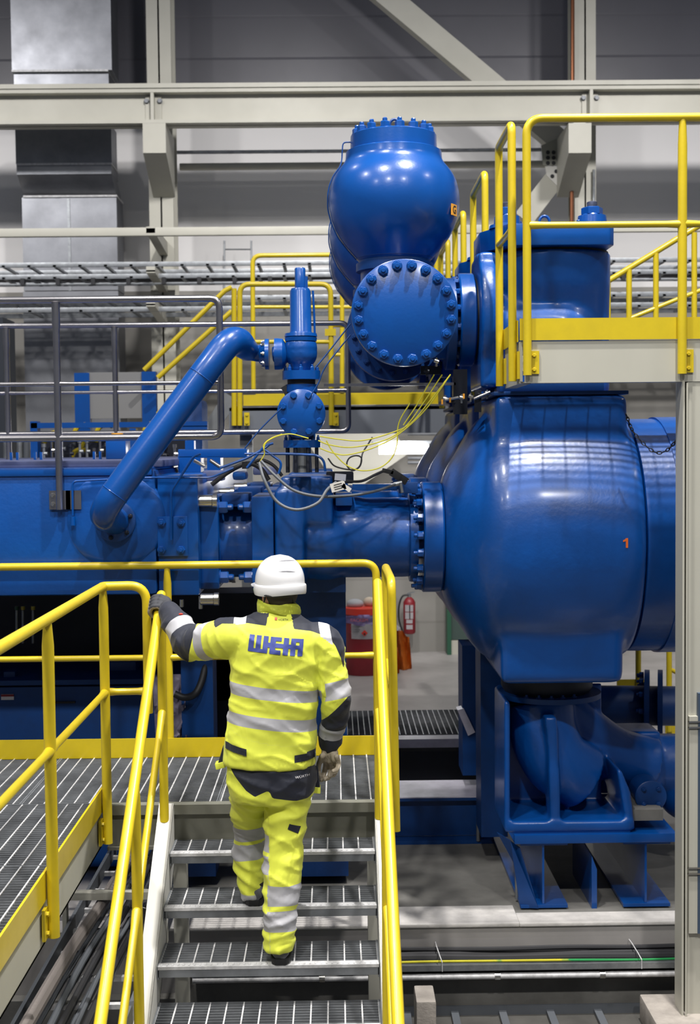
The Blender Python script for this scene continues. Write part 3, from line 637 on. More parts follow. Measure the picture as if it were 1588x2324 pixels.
c1 = at(1418, 1232, Y1-0.71); 
bm_ = MB(); bm_.bm.faces.new([bm_.bm.verts.new((x, y, 0)) for x, y in ((0.002, 0.026), (0.012, 0.026), (0.012, -0.026), (0.001, -0.026), (0.001, 0.010), (-0.013, 0.006), (-0.013, 0.015), (-0.004, 0.019))])
dpg = bpy.context.evaluated_depsgraph_get(); bvh = BVHTree.FromObject(hb, dpg); off = wloc(hb)
for v in bm_.bm.verts:
    p = Vector((c1.x+v.co.x*1.1, 6.5, c1.z+v.co.y)); h = bvh.ray_cast(p-off, Vector((0, 1, 0)))
    v.co = (h[0]+off+Vector((0, -0.003, 0))) if h[0] else p
r = bmesh.ops.extrude_face_region(bm_.bm, geom=bm_.bm.faces[:])
for v in [g for g in r['geom'] if isinstance(g, bmesh.types.BMVert)]: v.co.y += 0.002
tag(bm_.build('number_marking', ORMARK, hs, flat=True), 'orange painted number one')
# orange sticker with letter G on the vessel's right flank
g = radians(-28); nn = V(cos(g), sin(g), 0); cpos = V(0.36, Y1, vz(490))+nn*0.378
stk = MB()
for k in range(5):
    pass
stk.obox(cpos, V(-sin(g), cos(g), 0)*0.035, V(0, 0, 0.032), nn*0.003); sk = stk.build('sticker', ORBOX, ves); tag(sk, 'orange sticker with a letter G')
text_on('G', 0.065, cpos+nn*0.0035, V(-sin(g), cos(g), 0), (0, 0, 1), 'letter', DARK, sk)
# --- crankcase (power end)
FY = 7.37
kx1 = PX(356, FY); kz0, kz1 = PZz(1352, FY, 200), PZz(1066, FY, 200)
kk = thing('crankcase', (-2.6, 9.0, kz0), 'long blue crankcase of the pump at left, with a bolted cover and elbow pipe inlet', 'machine')
b = MB(); b.box((-4.4, FY, kz0), (kx1, 11.6, kz1), 0.035); b.build('body', CAST, kk)
b = MB(); b.box((-4.4, FY-0.012, kz1-0.035), (kx1-0.02, 11.6, kz1+0.012), 0.012); b.build('top_flange', BLUE, kk)
b = MB(); b.box((-4.4, FY+0.12, kz1+0.010), (kx1+0.02, 11.5, kz1+0.05), 0.008); b.build('top_cover', mat('greyed_blue_paint', (0.10, 0.12, 0.24), 0.5, var=0.6, vscale=3), kk)  # cover in a paler, greyer blue than the body, mottled by noise
b = MB(); b.lathe((PX(262, FY), FY+0.06, PZz(1180, FY, 262)), (0, -1, 0), [(0, 0.29), (0.045, 0.285), (0.065, 0.262), (0.068, 0.22)], 64)
for v in b.bm.verts: v.co.z = min(max(v.co.z, kz0+0.03), kz1-0.05)
b.build('crosshead_dome', CAST, kk, ang=50)
b = MB(); b.box((kx1+0.004, FY+0.01, kz0-0.005), (PX(450, FY), 11.5, PZz(1079, FY, 400)), 0.010); b.build('front_frame', BLUE, kk)
b = MB(); b.box((PX(358, FY), FY-0.010, PZz(1262, FY, 390)), (PX(426, FY), FY+0.015, PZz(1172, FY, 390)), 0.003); cp = b.build('cover_plate', BLUE, kk)
for px_ in (367, 411):
    for py_ in (1186, 1248): bolt(cp, at(px_, py_, FY-0.010), (0, -1, 0), 0.023, 0.02, BLUE)
def tb(parent, name, m, pts, r, f=0.03, n=8):
    b = MB(); b.tube(fillet(pts, f, 5), r, n); return b.build(name, m, parent)
tb(kk, 'lube_line', BLUE, [at(165, 1170, FY-0.03), at(164, 1092, FY-0.03), at(330, 1084, FY-0.03), at(480, 1084, FY-0.03), at(530, 1062, FY-0.03)], 0.006)
tb(kk, 'lube_line', BLUE, [at(388, 1225, FY-0.04), at(388, 1115, FY-0.04), at(440, 1035, FY-0.04), at(455, 1030, FY-0.04)], 0.007)
b = MB(); b.cyl(at(165, 1172, FY-0.03)+V(0, 0, -0.05), at(165, 1172, FY-0.03), 0.014, n=12); b.build('lube_fitting', BLUE, kk)
cE = at(262, 1182, FY-0.02)
b = MB(); b.lathe(cE, (0, -1, 0), [(0, 0.115), (0.035, 0.115), (0.04, 0.105)], 40); ifl = b.build('inlet_flange', BLUED, kk)
bolts(ifl, cE+V(0, -0.04, 0), (0, -1, 0), 0.093, 6, 0.012, 0.014, DARKM, 0.3)
b = MB(); b.box((PX(243, 8.6, 1030), 8.55, kz1+0.05), (PX(288, 8.6, 1030), 8.75, kz1+0.18), 0.006); bb_ = b.build('breather_box', BLUE, kk)
b = MB(); b.cyl(at(266, 1014, 8.62), at(266, 1003, 8.62), 0.045, n=20); b.build('breather', PAPER, kk); b = MB(); b.cyl(at(266, 989, 8.62), at(266, 983, 8.62), 0.038, n=20); b.cyl(at(266, 1003, 8.62), at(266, 983, 8.62), 0.012, n=8); b.build('breather_cap', ORBOX, kk)
for px_ in (33, 87, 221):
    b = MB(); 
    for s in (-7, 7): p = at(px_+s, 1050, 8.6); b.box((p.x-0.008, 8.59, kz1+0.045), (p.x+0.008, 8.61, kz1+0.10))
    b.build('guide_pin', BLUE, kk)
# --- relief valve + elbow pipe
RV = 7.42; rx = PX(684, RV, 900)
def rz(py): return PZz(py, RV, 684)
rv = thing('relief_valve', (rx, RV, rz(1072)), 'tall blue spring relief valve on a short bolted stool, with a round blind flange', 'valve')
b = MB(); b.lathe((rx, RV, rz(655)), (0, 0, 1), [(0, 0.030), (rz(610)-rz(655), 0.030), (rz(608)-rz(655), 0.026)], 8); b.box((rx+0.025, RV-0.012, rz(655)), (rx+0.042, RV+0.012, rz(628))); b.build('spindle_cap', BLUE, rv)
b = MB(); b.lathe((rx, RV, rz(757)), (0, 0, 1), [(0, 0.066), (0.01, 0.060), (rz(662)-rz(757), 0.058), (rz(655)-rz(757), 0.050)], 32); b.build('spring_bonnet', BLUE, rv, ang=50)
tb(rv, 'drain_line', BLUE, [(rx+0.07, RV, rz(660)), (rx+0.075, RV, rz(700)), (rx+0.078, RV, rz(760))], 0.006)
b = MB(); b.lathe((rx, RV, rz(775)), (0, 0, 1), [(0, 0.088), (0.02, 0.090), (0.024, 0.084), (0.026, 0.092), (0.044, 0.088), (0.046, 0.066)], 32); bo = b.build('bonnet_flange', BLUE, rv)
bolts(bo, (rx, RV, rz(765)), (0, 0, 1), 0.076, 10, 0.010, 0.012, BLUE)
b = MB(); b.lathe((rx, RV, rz(842)), (0, 0, 1), [(0, 0.06), (0.04, 0.065), (0.09, 0.088), (0.13, 0.092), (0.165, 0.085)], 32); b.cyl((rx, RV, rz(800)), (rx-0.16, RV, rz(804)), 0.045, n=24); b.ball((rx, RV, rz(802)), 0.092, 24)
b = cast(b, 0.007, 6); b.build('valve_body', CAST, rv, ang=60)
xf = PX(631, RV, 800)
b = MB(); b.lathe((xf-0.0, RV, rz(803)), (-1, 0, 0), [(-0.05, 0.05), (-0.025, 0.085), (0.0, 0.088), (0.020, 0.088)], 32); of = b.build('outlet_flange', BLUE, rv)
for (za, zb, r_, nm, m_) in ((862, 842, 0.106, 'inlet_flange', BLUE), (873, 862, 0.078, 'gasket_ring', DARK), (890, 873, 0.090, 'lower_flange', BLUE)):
    b = MB(); b.lathe((rx, RV, rz(za)), (0, 0, 1), [(0, r_), (rz(zb)-rz(za), r_)], 32); q = b.build(nm, m_, rv)
    if nm == 'inlet_flange': bolts(q, (rx, RV, rz(842)), (0, 0, 1), 0.088, 8, 0.011, 0.02, BLUE)
b = MB(); b.obox(at(652, 886, RV-0.02), (0.022, 0, 0.012), (0, 0.02, 0), (-0.014, 0, 0.026)); b.build('sensor', DARK, rv)
b = MB(); b.lathe((rx, RV-0.09, rz(940)), (0, 1, 0), [(0, 0.09), (0.2, 0.09)], 32); b.lathe((rx, RV, rz(998)), (0, 0, 1), [(0, 0.075), (rz(885)-rz(998), 0.085)], 32); b.build('cross_body', CAST, rv)
b = MB(); b.lathe((rx, RV-0.11, rz(940)), (0, 1, 0), [(0, 0.128), (0.004, 0.134), (0.03, 0.134), (0.034, 0.128)], 48); q = b.build('blind_flange', BLUE, rv)
bolts(q, (rx, RV-0.11, rz(940)), (0, -1, 0), 0.108, 8, 0.018, 0.015, BLUE, pi/8, stud=False)
b = MB(); b.lathe((rx, RV, rz(1016)), (0, 0, 1), [(0, 0.104), (rz(999)-rz(1016), 0.104)], 32); q = b.build('stool_flange', BLUE, rv)
bolts(q, (rx, RV, rz(999)), (0, 0, 1), 0.09, 8, 0.010, 0.018, BLUED)
for k in range(8):
    a = 2*pi*k/8+0.39; b = MB(); p = V(rx+0.088*cos(a), RV+0.088*sin(a), rz(1072)); b.cyl(p, p+V(0, 0, rz(1014)-rz(1072)), 0.010, n=10); b.build('stud', DARKM, rv)
b = MB(); b.lathe((rx, RV, rz(1072)), (0, 0, 1), [(0, 0.055), (rz(1016)-rz(1072), 0.05)], 24); b.build('spool', GALV, rv)
el = thing('elbow_pipe', (-0.9, 7.0, AZ), 'thick glossy blue pipe rising diagonally from the crankcase to the relief valve', 'pipe')
r_ = 0.076
pts = fillet([at(262, 1182, FY-0.05), at(228, 1178, 7.03), at(300, 1070, 7.02), at(470, 838, 7.05), at(530, 755, 7.12), at(575, 800, RV), at(600, 804, RV)], [0, 0.13, 0.1, 0.1, 0.16, 0.04, 0], 9)
pts = fillet([at(262, 1182, FY-0.05), at(226, 1168, 6.99), at(296, 1072, 7.02), at(470, 838, 7.10), at(528, 762, 7.16), at(568, 800, RV), at(600, 804, RV)], [0, 0.16, 0.05, 0.05, 0.15, 0.05, 0], 9)
n = len(pts); rr = [r_]*n; L_ = [0]
for i in range(1, n): L_.append(L_[-1]+(pts[i]-pts[i-1]).length)
for i in range(n):
    d = L_[-1]-L_[i]
    if d < 0.15: rr[i] = 0.046+(r_-0.046)*min(1, max(0, (d-0.06)/0.09))
b = MB(); b.tube(pts, r_, 32, True, rr); b.build('pipe', BLUE, el, ang=60)
for px_, py_ in ((262, 1118), (458, 852)):
    c0 = at(px_, py_, 7.06); dd = (at(470, 838, 7.10)-at(296, 1072, 7.02)).normalized(); b = MB(); a_ = frame(dd)
    q = min(pts, key=lambda p: (p-c0).length); b.tube([q+a_[0]*0.0765*cos(t)+a_[1]*0.0765*sin(t) for t in [2*pi*k/36 for k in range(37)]], 0.0028, 6); b.build('weld_seam', BLUE, el)
b = MB(); b.lathe(at(588, 804, RV), (1, 0, 0), [(0.0, 0.05), (0.03, 0.075), (0.034, 0.086), (0.055, 0.086)], 32); q = b.build('pipe_flange', BLUE, el)
bolts(q, at(606, 804, RV)-V(0.012, 0, 0), (-1, 0, 0), 0.07, 8, 0.010, 0.014, STEEL)
# --- grey handrails on the crankcase
def grey_rail(Yr, label, xc, yt, ym, ybm, posts, ybt, bracket):
    t = thing('steel_guard_rail', (xc-1.0, Yr, kz1-0.2), label, 'railing')
    def g(px, py): return at(px, py, Yr)
    r = 0.019
    zt1, zm1, zb1 = at(xc, yt, Yr).z, at(xc, ym, Yr).z, at(xc, ybm, Yr).z; xcc = at(xc, ym, Yr).x
    b = MB(); b.tube(fillet([(-4.5, Yr, zt1), (xcc, Yr, zt1), (xcc, Yr, zb1), (-4.5, Yr, zb1)], 0.055, 8), r, 14); b.build('rail_loop', STAIN, t)
    prev = -4.5
    b = MB()
    xs = sorted(at(p, ym, Yr).x for p in posts)
    for x_ in xs+[xcc]: flat_end_rail(b, (prev, Yr, zm1), (x_, Yr, zm1), 0.012); prev = x_
    b.build('mid_rail', STAIN, t)
    for x_ in xs:
        b = MB(); b.tube([(x_, Yr, ybt), (x_, Yr, zt1-0.17), (x_, Yr, zt1-0.13), (x_, Yr, zt1-0.015)], r, 14, True, [r*1.1, r*1.05, r*1.25, r*1.2]); b.build('post', STAIN, t)
        if bracket:
            b = MB(); b.box((x_-0.062, Yr+0.018, ybt+0.0), (x_+0.055, Yr+0.028, ybt+0.105)); b.box((x_+0.03, Yr+0.018, ybt), (x_+0.115, Yr+0.024, ybt+0.105)); q = b.build('mounting_bracket', STAIN, t)
            for zz in (0.03, 0.08): bolt(q, (x_-0.042, Yr+0.018, ybt+zz), (0, -1, 0), 0.012, 0.012, STEEL, stud=False)
    return t
grey_rail(FY-0.035, 'nearer stainless steel guard rail bolted to the front of the crankcase', 500, 677, 868, 991, (130,), PZz(1156, FY, 140), True)
grey_rail(9.35, 'farther stainless steel guard rail on the back of the crankcase, longer to the right', 790, 733, 885, 978, (17, 262), kz1+0.04, False)
# --- frame legs, sump and skid under the pump
sk_ = thing('pump_skid', (0.2, 9.0, 0), 'dark blue steel skid frame carrying the pump, seen between stair and pedestal', 'machine frame')
def bxp(b, px0, px1, py0, py1, ya, yb, bev=0.0):
    """box whose front face at depth ya covers these pixels"""
    p, q = at(px0, py1, ya), at(px1, py0, ya); b.box((p.x, ya, p.z), (q.x, yb, q.z), bev)
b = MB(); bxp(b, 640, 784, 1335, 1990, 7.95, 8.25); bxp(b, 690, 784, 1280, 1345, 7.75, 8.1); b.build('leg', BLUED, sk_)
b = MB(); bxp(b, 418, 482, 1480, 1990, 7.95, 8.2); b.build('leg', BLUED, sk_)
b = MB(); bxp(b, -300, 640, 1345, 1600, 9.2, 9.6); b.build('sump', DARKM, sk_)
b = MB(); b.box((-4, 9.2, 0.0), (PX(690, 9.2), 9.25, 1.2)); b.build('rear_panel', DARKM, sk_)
def ibeam(b, x0, x1, y, z0, z1, w, tf=0.02, tw=0.014):
    b.box((x0, y, z1-tf), (x1, y+w, z1)); b.box((x0, y, z0), (x1, y+w, z0+tf)); b.box((x0, y+w/2-tw/2, z0), (x1, y+w/2+tw/2, z1)); b.box((x0, y+0.004, z0+tf), (x1, y+0.016, z1-tf-0.0))
b = MB(); b.box((-2.5, 8.85, 0.04), (1.05, 8.87, 0.30)); b.box((-2.5, 8.80, 0.29), (1.05, 9.25, 0.31)); b.box((-2.5, 8.75, 0.0), (1.05, 9.2, 0.035)); b.build('front_beam', BLUED, sk_)
b = MB(); b.box((-2.5, 8.80, 0.311), (0.98, 9.25, 0.318)); tag(b.build('beam_top', mat('lit_lilac_paint', (0.80, 0.77, 0.90), 0.35, var=0.3, vscale=6), sk_), 'beam top with lilac light painted on')  # pale lilac puts the light on the blue beam tops into the colour
b = MB(); bxp(b, 560, 1088, 1676, 1702, 9.9, 10.04); b.prism([at(1064, 1690, 9.88), at(1090, 1676, 9.88), at(1106, 1755, 9.88), at(1098, 1762, 9.88)], (0, 0.3, 0)); b.build('rear_cross_beam', MATS['lit_lilac_paint'], sk_)
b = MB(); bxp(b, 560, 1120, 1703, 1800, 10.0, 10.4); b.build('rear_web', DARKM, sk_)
b = MB(); p0 = at(900, 1674, 10.6); grating(b, -1.2, 1.12, 10.06, 11.0, at(900, 1676, 9.9).z-0.005, 0.03, 0.045, 0.045, 0.004); b.build('walkway_grating', [GALVD, GALV], sk_, flat=True, recalc=False)
b = MB(); bxp(b, 1050, 1104, 1465, 1760, 9.0, 9.3); bxp(b, 1092, 1150, 1480, 1900, 8.3, 8.6); b.build('support_leg', BLUED, sk_)
b = MB(); b.prism([at(1038, 1612, 8.98), at(1052, 1608, 8.98), at(1078, 1662, 8.98), at(1062, 1670, 8.98)], (0, 0.12, 0)); b.build('gusset', MATS['lit_lilac_paint'], sk_)
for px_ in (1085,):
    p = at(px_, 1895, 8.75); b = MB(); b.cyl((p.x, 8.75, 0.03), (p.x, 8.75, 0.20), 0.014, n=12); b.build('anchor_bolt', GALV, sk_)
# lube unit box on the floor behind the platform rail
lu = thing('lube_unit', (-2.2, 8.4, 0.2), 'dark blue oil tank box behind the platform rail under the crankcase', 'oil tank')
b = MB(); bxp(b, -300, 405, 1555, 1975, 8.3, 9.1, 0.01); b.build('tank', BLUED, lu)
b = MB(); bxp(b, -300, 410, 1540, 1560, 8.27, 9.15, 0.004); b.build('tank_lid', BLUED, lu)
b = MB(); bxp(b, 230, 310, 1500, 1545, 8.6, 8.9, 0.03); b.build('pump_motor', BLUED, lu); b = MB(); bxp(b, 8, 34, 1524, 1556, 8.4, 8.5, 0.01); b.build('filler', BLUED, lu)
b = MB(); p = at(17, 1582, 8.295); b.obox(p, (0.04, 0, 0), (0, 0.001, 0), (0, 0, 0.018)); q = b.build('label_plate', WHITE, lu); b = MB(); b.obox(p+V(0, -0.001, 0.010), (0.04, 0, 0), (0, 0.001, 0), (0, 0, 0.007)); b.build('red_band', RED, q)
b = MB(); bxp(b, 120, 170, 1592, 1597, 8.28, 8.3); b.build('handle', DARK, lu)
for px_, py_, m_ in ((52, 1400, YEL), (75, 1400, YEL), (38, 1402, GREEN)):
    t = MB(); t.tube([at(px_, 1460, 8.9), at(px_, 1385, 8.9)], 0.009, 8); t.mi = 1; t.cyl(at(px_, 1384, 8.9), at(px_, 1376, 8.9), 0.014, n=10)
    tag(t.build('hydraulic_hose', [GALV, m_]), {52: 'thin hose with yellow cap, left of two, in the dark under the crankcase', 75: 'thin hose with yellow cap, right of two, in the dark under the crankcase', 38: 'thin hose with green cap in the dark at far left under the crankcase'}[px_], 'hose')
hz = MB(); hz.tube(catmull([at(396, 1575, 7.85), at(420, 1583, 7.85), at(445, 1572, 7.9), at(462, 1530, 7.95), at(468, 1470, 8.0), at(460, 1420, 8.0)], 6), 0.022, 12); tag(hz.build('rubber_hose', DARK), 'thick black rubber hose curving down beside the blue leg, left of the worker', 'hose')
for px_, y0_, y1_ in ((412, 1360, 1378), (455, 1352, 1382)):
    t = MB(); t.cyl(at(px_, y1_, 7.7), at(px_, y0_, 7.7), 0.012, n=12, bev=0.002); tag(t.build('grease_nipple', STEEL), 'small metal fitting hanging under the crankcase, %s' % ('above the forearm' if px_ == 412 else 'right of the forearm'), 'fitting')
# crumpled film leaning behind the newel
pf_ = MB(); G = [[None]*9 for _ in range(7)]
for i in range(7):
    for j in range(9):
        p = at(345+i*12+j*1, 1530+j*18, 7.98+0.05*sin(i*2.1+j*1.3)+0.03*cos(j*2.7+i)); G[i][j] = pf_.bm.verts.new(p)
for i in range(6):
    for j in range(8): pf_.bm.faces.new((G[i][j], G[i+1][j], G[i+1][j+1], G[i][j+1]))
bmesh.ops.solidify(pf_.bm, geom=pf_.bm.faces[:], thickness=0.004)
tag(pf_.build('plastic_sheet', mat('milky_film', (0.42, 0.38, 0.52), 0.35, var=0.4, vscale=9), ang=180), 'crumpled pale plastic sheet hanging behind the newel post at left', 'plastic sheet')
# --- pedestal of the near unit
PY = 7.47
pd = thing('pump_pedestal', (1.3, 7.9, 0), 'ribbed blue cast pedestal on I-beams under the numbered housing', 'pedestal')
b = MB(); b.lathe((PX(1240, 7.8, 1570), 7.8, PZz(1592, 7.55)), (0, 0, 1), [(0, 0.24), (0.05, 0.27), (0.11, 0.27)], 40); b.build('neck', DARKM, pd)
b = MB(); b.lathe((PX(1252, 7.7, 1580), 7.78, PZz(1600, 7.5)), (0, 0, 1), [(0, 0.30), (0.03, 0.30)], 40); q = b.build('neck_flange', BLUED, pd)
for k in range(5): bolt(q, (PX(1195+k*27, 7.55, 1585), 7.56-0.02*(2-abs(k-2)), PZz(1590, 7.55)), (0, 0, 1), 0.016, 0.02, BLUED)
def hx(px, py): return at(px, py, PY)
b = MB()
b.prism([hx(1145, 1592), hx(1158, 1592), hx(1158, 1890), hx(1145, 1890)], (0, 0.5, 0))
b.box((hx(1147, 0).x, PY+0.44, hx(0, 1885).z), (hx(1400, 0).x, PY+0.48, hx(0, 1600).z))
b.prism([hx(1236, 1628), hx(1264, 1628), hx(1272, 1800), hx(1272, 1885), hx(1250, 1885), hx(1244, 1700)], (0, 0.18, 0))
b.prism([hx(1400, 1745), hx(1412, 1752), hx(1432, 1800), hx(1442, 1885), hx(1410, 1885), hx(1418, 1850)], (0, 0.5, 0))
cen = at(1200, 1600, 7.78)
b.tube(catmull([at(1225, 1600, 7.80), at(1232, 1660, 7.76), at(1262, 1725, 7.72), at(1320, 1765, 7.76)], 6), 0.20, 28, rr=None)
b.tube(catmull([at(1270, 1610, 7.95), at(1330, 1670, 7.95), at(1400, 1715, 7.98), at(1480, 1735, 8.0)], 6), 0.17, 24)
b.box((hx(1148, 0).x, PY-0.01, hx(0, 1905).z), (hx(1432, 0).x, PY+0.6, hx(0, 1880).z))
b = cast(b, 0.011, 5); b.build('casting', CAST, pd, ang=60)
b = MB(); b.prism([hx(1148, 1879), hx(1190, 1884), hx(1430, 1884), hx(1430, 1906), hx(1325, 1908), hx(1318, 1894), hx(1292, 1893), hx(1282, 1908), hx(1165, 1908)], (0, 0.04, 0)); b.build('foot', BLUE, pd)
b = MB(); b.box((hx(1158, 0).x, PY-0.03, hx(0, 1928).z), (hx(1536, 0).x, 8.7, hx(0, 1908).z), 0.003); b.build('base_plate', BLUE, pd)
zf = hx(0, 1928).z
for px_ in (1226, 1466):
    x_ = hx(px_, 0).x; b = MB(); b.box((x_-0.005, PY+0.0, 0.03), (x_+0.007, 9.0, zf)); b.box((x_-0.13, PY-0.01, 0.023), (x_+0.14, 9.0, 0.042)); b.box((x_-0.13, PY-0.01, zf-0.015), (x_+0.14, 9.0, zf))
    b = cast(b, 0.006, 0) if False else b
    b.build('i_beam', BLUE, pd)
x_ = hx(1344, 0).x; b = MB(); b.prism([(x_-0.01, PY, 0.0), (x_+0.02, PY, 0.0), (x_+0.02, PY, 0.24), (x_-0.01, PY, 0.32)], (0, 0.014, 0)); b.prism([(x_-0.01, PY+0.014, 0.0), (x_, PY+0.014, 0.0), (x_, PY+0.014, 0.30), (x_-0.01, PY+0.014, 0.32)], (0, 0.6, 0)); b.build('stiffener', BLUE, pd)
b = MB(); b.prism([at(1128, 1890, 7.55), at(1158, 1908, 7.47), at(1180, 2060, 7.47), at(1222, 2062, 7.45), at(1180, 1925, 7.47)], (0, 0.02, 0)); b.build('side_gusset', BLUED, pd)
b = MB(); p = at(1173, 2000, 7.6); b.cyl((p.x, 7.6, 0.03), (p.x, 7.6, 0.23), 0.013, n=12); b.build('anchor_bolt', GALV, pd)
for px_ in (1205, 1312, 1371): bolt(pd, (PX(px_, 7.75, 1865), 7.75, PZz(1880, PY)+0.005), (0, 0, 1), 0.02, 0.02, BLUED)
b = MB(); b.lathe(at(1477, 1808, 7.60), (0, 1, 0), [(0, 0.086), (0.004, 0.092), (0.03, 0.092), (0.032, 0.085), (0.2, 0.085)], 36); q = b.build('blind_flange', BLUED, pd)
bolts(q, at(1477, 1808, 7.60), (0, -1, 0), 0.062, 4, 0.014, 0.012, BLUED, pi/4)
b = MB(); b.box((hx(1436, 0).x, PY+0.03, hx(0, 1885).z), (hx(1510, 0).x, PY+0.3, hx(0, 1860).z)); b.build('shim', CONC, pd)
# suction pipework at right under the housing
sp = thing('suction_pipe', (1.8, 8.2, 0.6), 'blue suction pipe running out to the right behind the pedestal', 'pipe')
b = MB(); b.cyl(at(1350, 1730, 8.2), at(1700, 1738, 8.2), 0.19, n=40); b.ball(at(1560, 1790, 8.2), 0.2, 24); b.box((PX(1405, 8.0, 1700), 8.0, PZz(1800, 8.0, 1450)), (PX(1500, 8.0, 1700), 8.3, PZz(1662, 8.0, 1450)))
b = cast(b, 0.014, 8); b.build('pipe', CAST, sp, ang=60)
s2 = thing('suction_pipe', (1.8, 9.2, 0.9), 'farther blue suction pipe with a bolted ring flange, seen low at right', 'pipe')
b = MB(); b.cyl(at(1330, 1600, 9.3), at(1690, 1604, 9.3), 0.14, n=32); b.build('pipe', BLUED, s2)
for px_ in (1462, 1492):
    b = MB(); b.lathe(at(px_, 1600, 9.3), (1, -0.25, 0), [(0, 0.25), (0.035, 0.25)], 36); q = b.build('ring_flange', BLUED, s2)
bolts(q, at(1460, 1600, 9.3), (-1, 0.25, 0), 0.215, 12, 0.022, 0.03, BLUED)
gr_ = thing('guard_rail', (1.9, 10.0, 0.3), 'short yellow guard rail low behind the suction pipes at right', 'railing')
for px_ in (1448, 1518): b = MB(); b.tube([at(px_, 1400, 10.0), at(px_, 1660, 10.0)], 0.022, 12); b.build('post', YEL, gr_)
b = MB(); b.tube([at(1515, 1516, 10.0), at(1600, 1560, 10.0)], 0.017, 10); b.build('mid_rail', YEL, gr_)
b = MB(); bxp(b, 1400, 1470, 1542, 1568, 10.0, 10.02); bxp(b, 1510, 1640, 1632, 1665, 10.0, 10.02); b.build('toe_board', YEL, gr_)
# --- small things on top of the cylinders
def cable(label, m, pts, r, nm='cable', grp=None, n=7):
    b = MB(); b.tube(catmull(pts, n), r, 9); return tag(b.build(nm, m), label, 'cable', grp)
cable('grey cable looping lowest under the relief valve', CABLE, [at(588, 1050, 7.15), at(600, 1090, 7.1), at(628, 1138, 7.08), at(672, 1157, 7.06), at(720, 1142, 7.08), at(742, 1112, 7.12), at(762, 1095, 7.2)], 0.0085)
cable('grey cable sagging above the lowest loop, running right to the connector', CABLE, [at(592, 1046, 7.18), at(625, 1080, 7.14), at(665, 1112, 7.12), at(720, 1126, 7.12), at(790, 1125, 7.2), at(850, 1115, 7.3), at(900, 1098, 7.4)], 0.008)
cable('dark grey cable rising from the tags to the black connector', CABLEB, [at(785, 1092, 7.3), at(820, 1092, 7.35), at(850, 1078, 7.4), at(872, 1068, 7.45)], 0.008)
cable('thin dark cable with a loop in front of the pale wall', CABLEB, [at(744, 1040, 7.5), at(760, 1058, 7.5), at(795, 1066, 7.5), at(815, 1060, 7.5), at(820, 1040, 7.5), at(808, 1034, 7.5), at(792, 1040, 7.5), at(787, 1056, 7.5), at(800, 1068, 7.5), at(817, 1056, 7.52), at(822, 1030, 7.55), at(835, 1008, 7.6), at(845, 992, 7.6)], 0.0045)
yg = 'yellow wires fanning out from the platform corner to the relief valve'
for k, P in enumerate(([(1022, 850), (975, 910), (930, 962), (880, 985), (820, 1000), (770, 997), (725, 990)],
                       [(1003, 850), (960, 915), (918, 970), (870, 1000), (800, 1015), (750, 1010), (722, 1000)],
                       [(1022, 850), (965, 930), (905, 985), (850, 1015), (790, 1032), (755, 1028), (725, 1017)],
                       [(930, 915), (905, 960), (900, 1010), (888, 1040), (860, 1062), (820, 1068), (785, 1055), (755, 1025), (740, 1000)],
                       [(985, 850), (968, 880), (945, 920), (925, 950), (915, 965)],
                       [(640, 985), (615, 995), (598, 1010), (600, 1030), (590, 1048)],
                       [(700, 995), (660, 985), (630, 990), (605, 1003), (598, 1020)])):
    cable(['top yellow wire of the fan between relief valve and housing', 'second yellow wire of the fan, sagging slightly', 'third yellow wire, sagging below the second', 'lowest deeply sagging yellow wire in front of the wall lamp', 'short loose yellow wire near the platform corner', 'short yellow wire loop left of the relief valve stool', 'upper yellow wire curl left of the relief valve stool'][k], YWIRE, [at(x, y, 7.25) for x, y in P], 0.0035 if k < 5 else 0.0028, 'wire', yg)
for k, P in enumerate(([(795, 735), (740, 805), (715, 835)], [(795, 760), (740, 830), (722, 870), (700, 905)], [(640, 925), (590, 975), (555, 1018)])):
    cable(['thin taut blue-grey line from blind flange down to the relief valve, upper', 'thin taut blue-grey line below the first, beside the relief valve', 'thin blue-grey line running down left from the small blind flange'][k], BLUED, [at(x, y, 7.2) for x, y in P], 0.004, 'line')
def tagcard(px, py, w, h, rot, label, txt=True, m=PAPER):
    c = at(px, py, 7.10); r_ = V(cos(rot), 0, sin(rot)); u = V(-sin(rot), 0, cos(rot))
    t = thing('identification_tag', c, label, 'tag'); b = MB(); b.obox(c, r_*w, u*h, (0, 0.0008, 0)); b.build('card', m, t)
    if txt:
        for k in (-0.5, 0, 0.5):
            b = MB(); b.obox(c+u*h*k-V(0, 0.0014, 0)+r_*w*0.05*k, r_*w*(0.6-0.1*abs(k)), u*h*0.09, (0, 0.0004, 0)); b.build('print_line', DARK, t)
tagcard(767, 1104, 0.040, 0.024, 0.25, 'grey printed tag hanging on the cable loop, front one'); tagcard(772, 1083, 0.030, 0.018, -0.1, 'grey tag lying behind the front printed tag', False, mat('grey_tag', (0.30, 0.31, 0.36), 0.5)); tagcard(786, 1107, 0.026, 0.012, -0.6, 'small cream tag sticking out right of the printed tag', False)
cn = thing('cable_connector', at(890, 1080, 7.4), 'black cable connector cluster beside the housing flange', 'connector')
b = MB(); c0 = at(880, 1070, 7.45); b.obox(c0, (0.032, 0, -0.008), (0, 0.02, 0), (0.003, 0, 0.012), 0.003); b.build('plug', DARK, cn)
b = MB(); b.obox(at(905, 1082, 7.45), (0.045, 0, -0.03), (0, 0.02, 0), (0.012, 0, 0.018), 0.003); b.build('socket', DARK, cn)
b = MB(); b.cyl(at(893, 1100, 7.4), at(912, 1096, 7.4), 0.014, n=12); b.cyl(at(909, 1095, 7.38), at(913, 1118, 7.38), 0.009, n=10); b.build('gland', GALV, cn)
jb = thing('junction_block', at(870, 1100, 7.7), 'long low blue rail with fittings on top of the cylinder pipe', 'bracket')
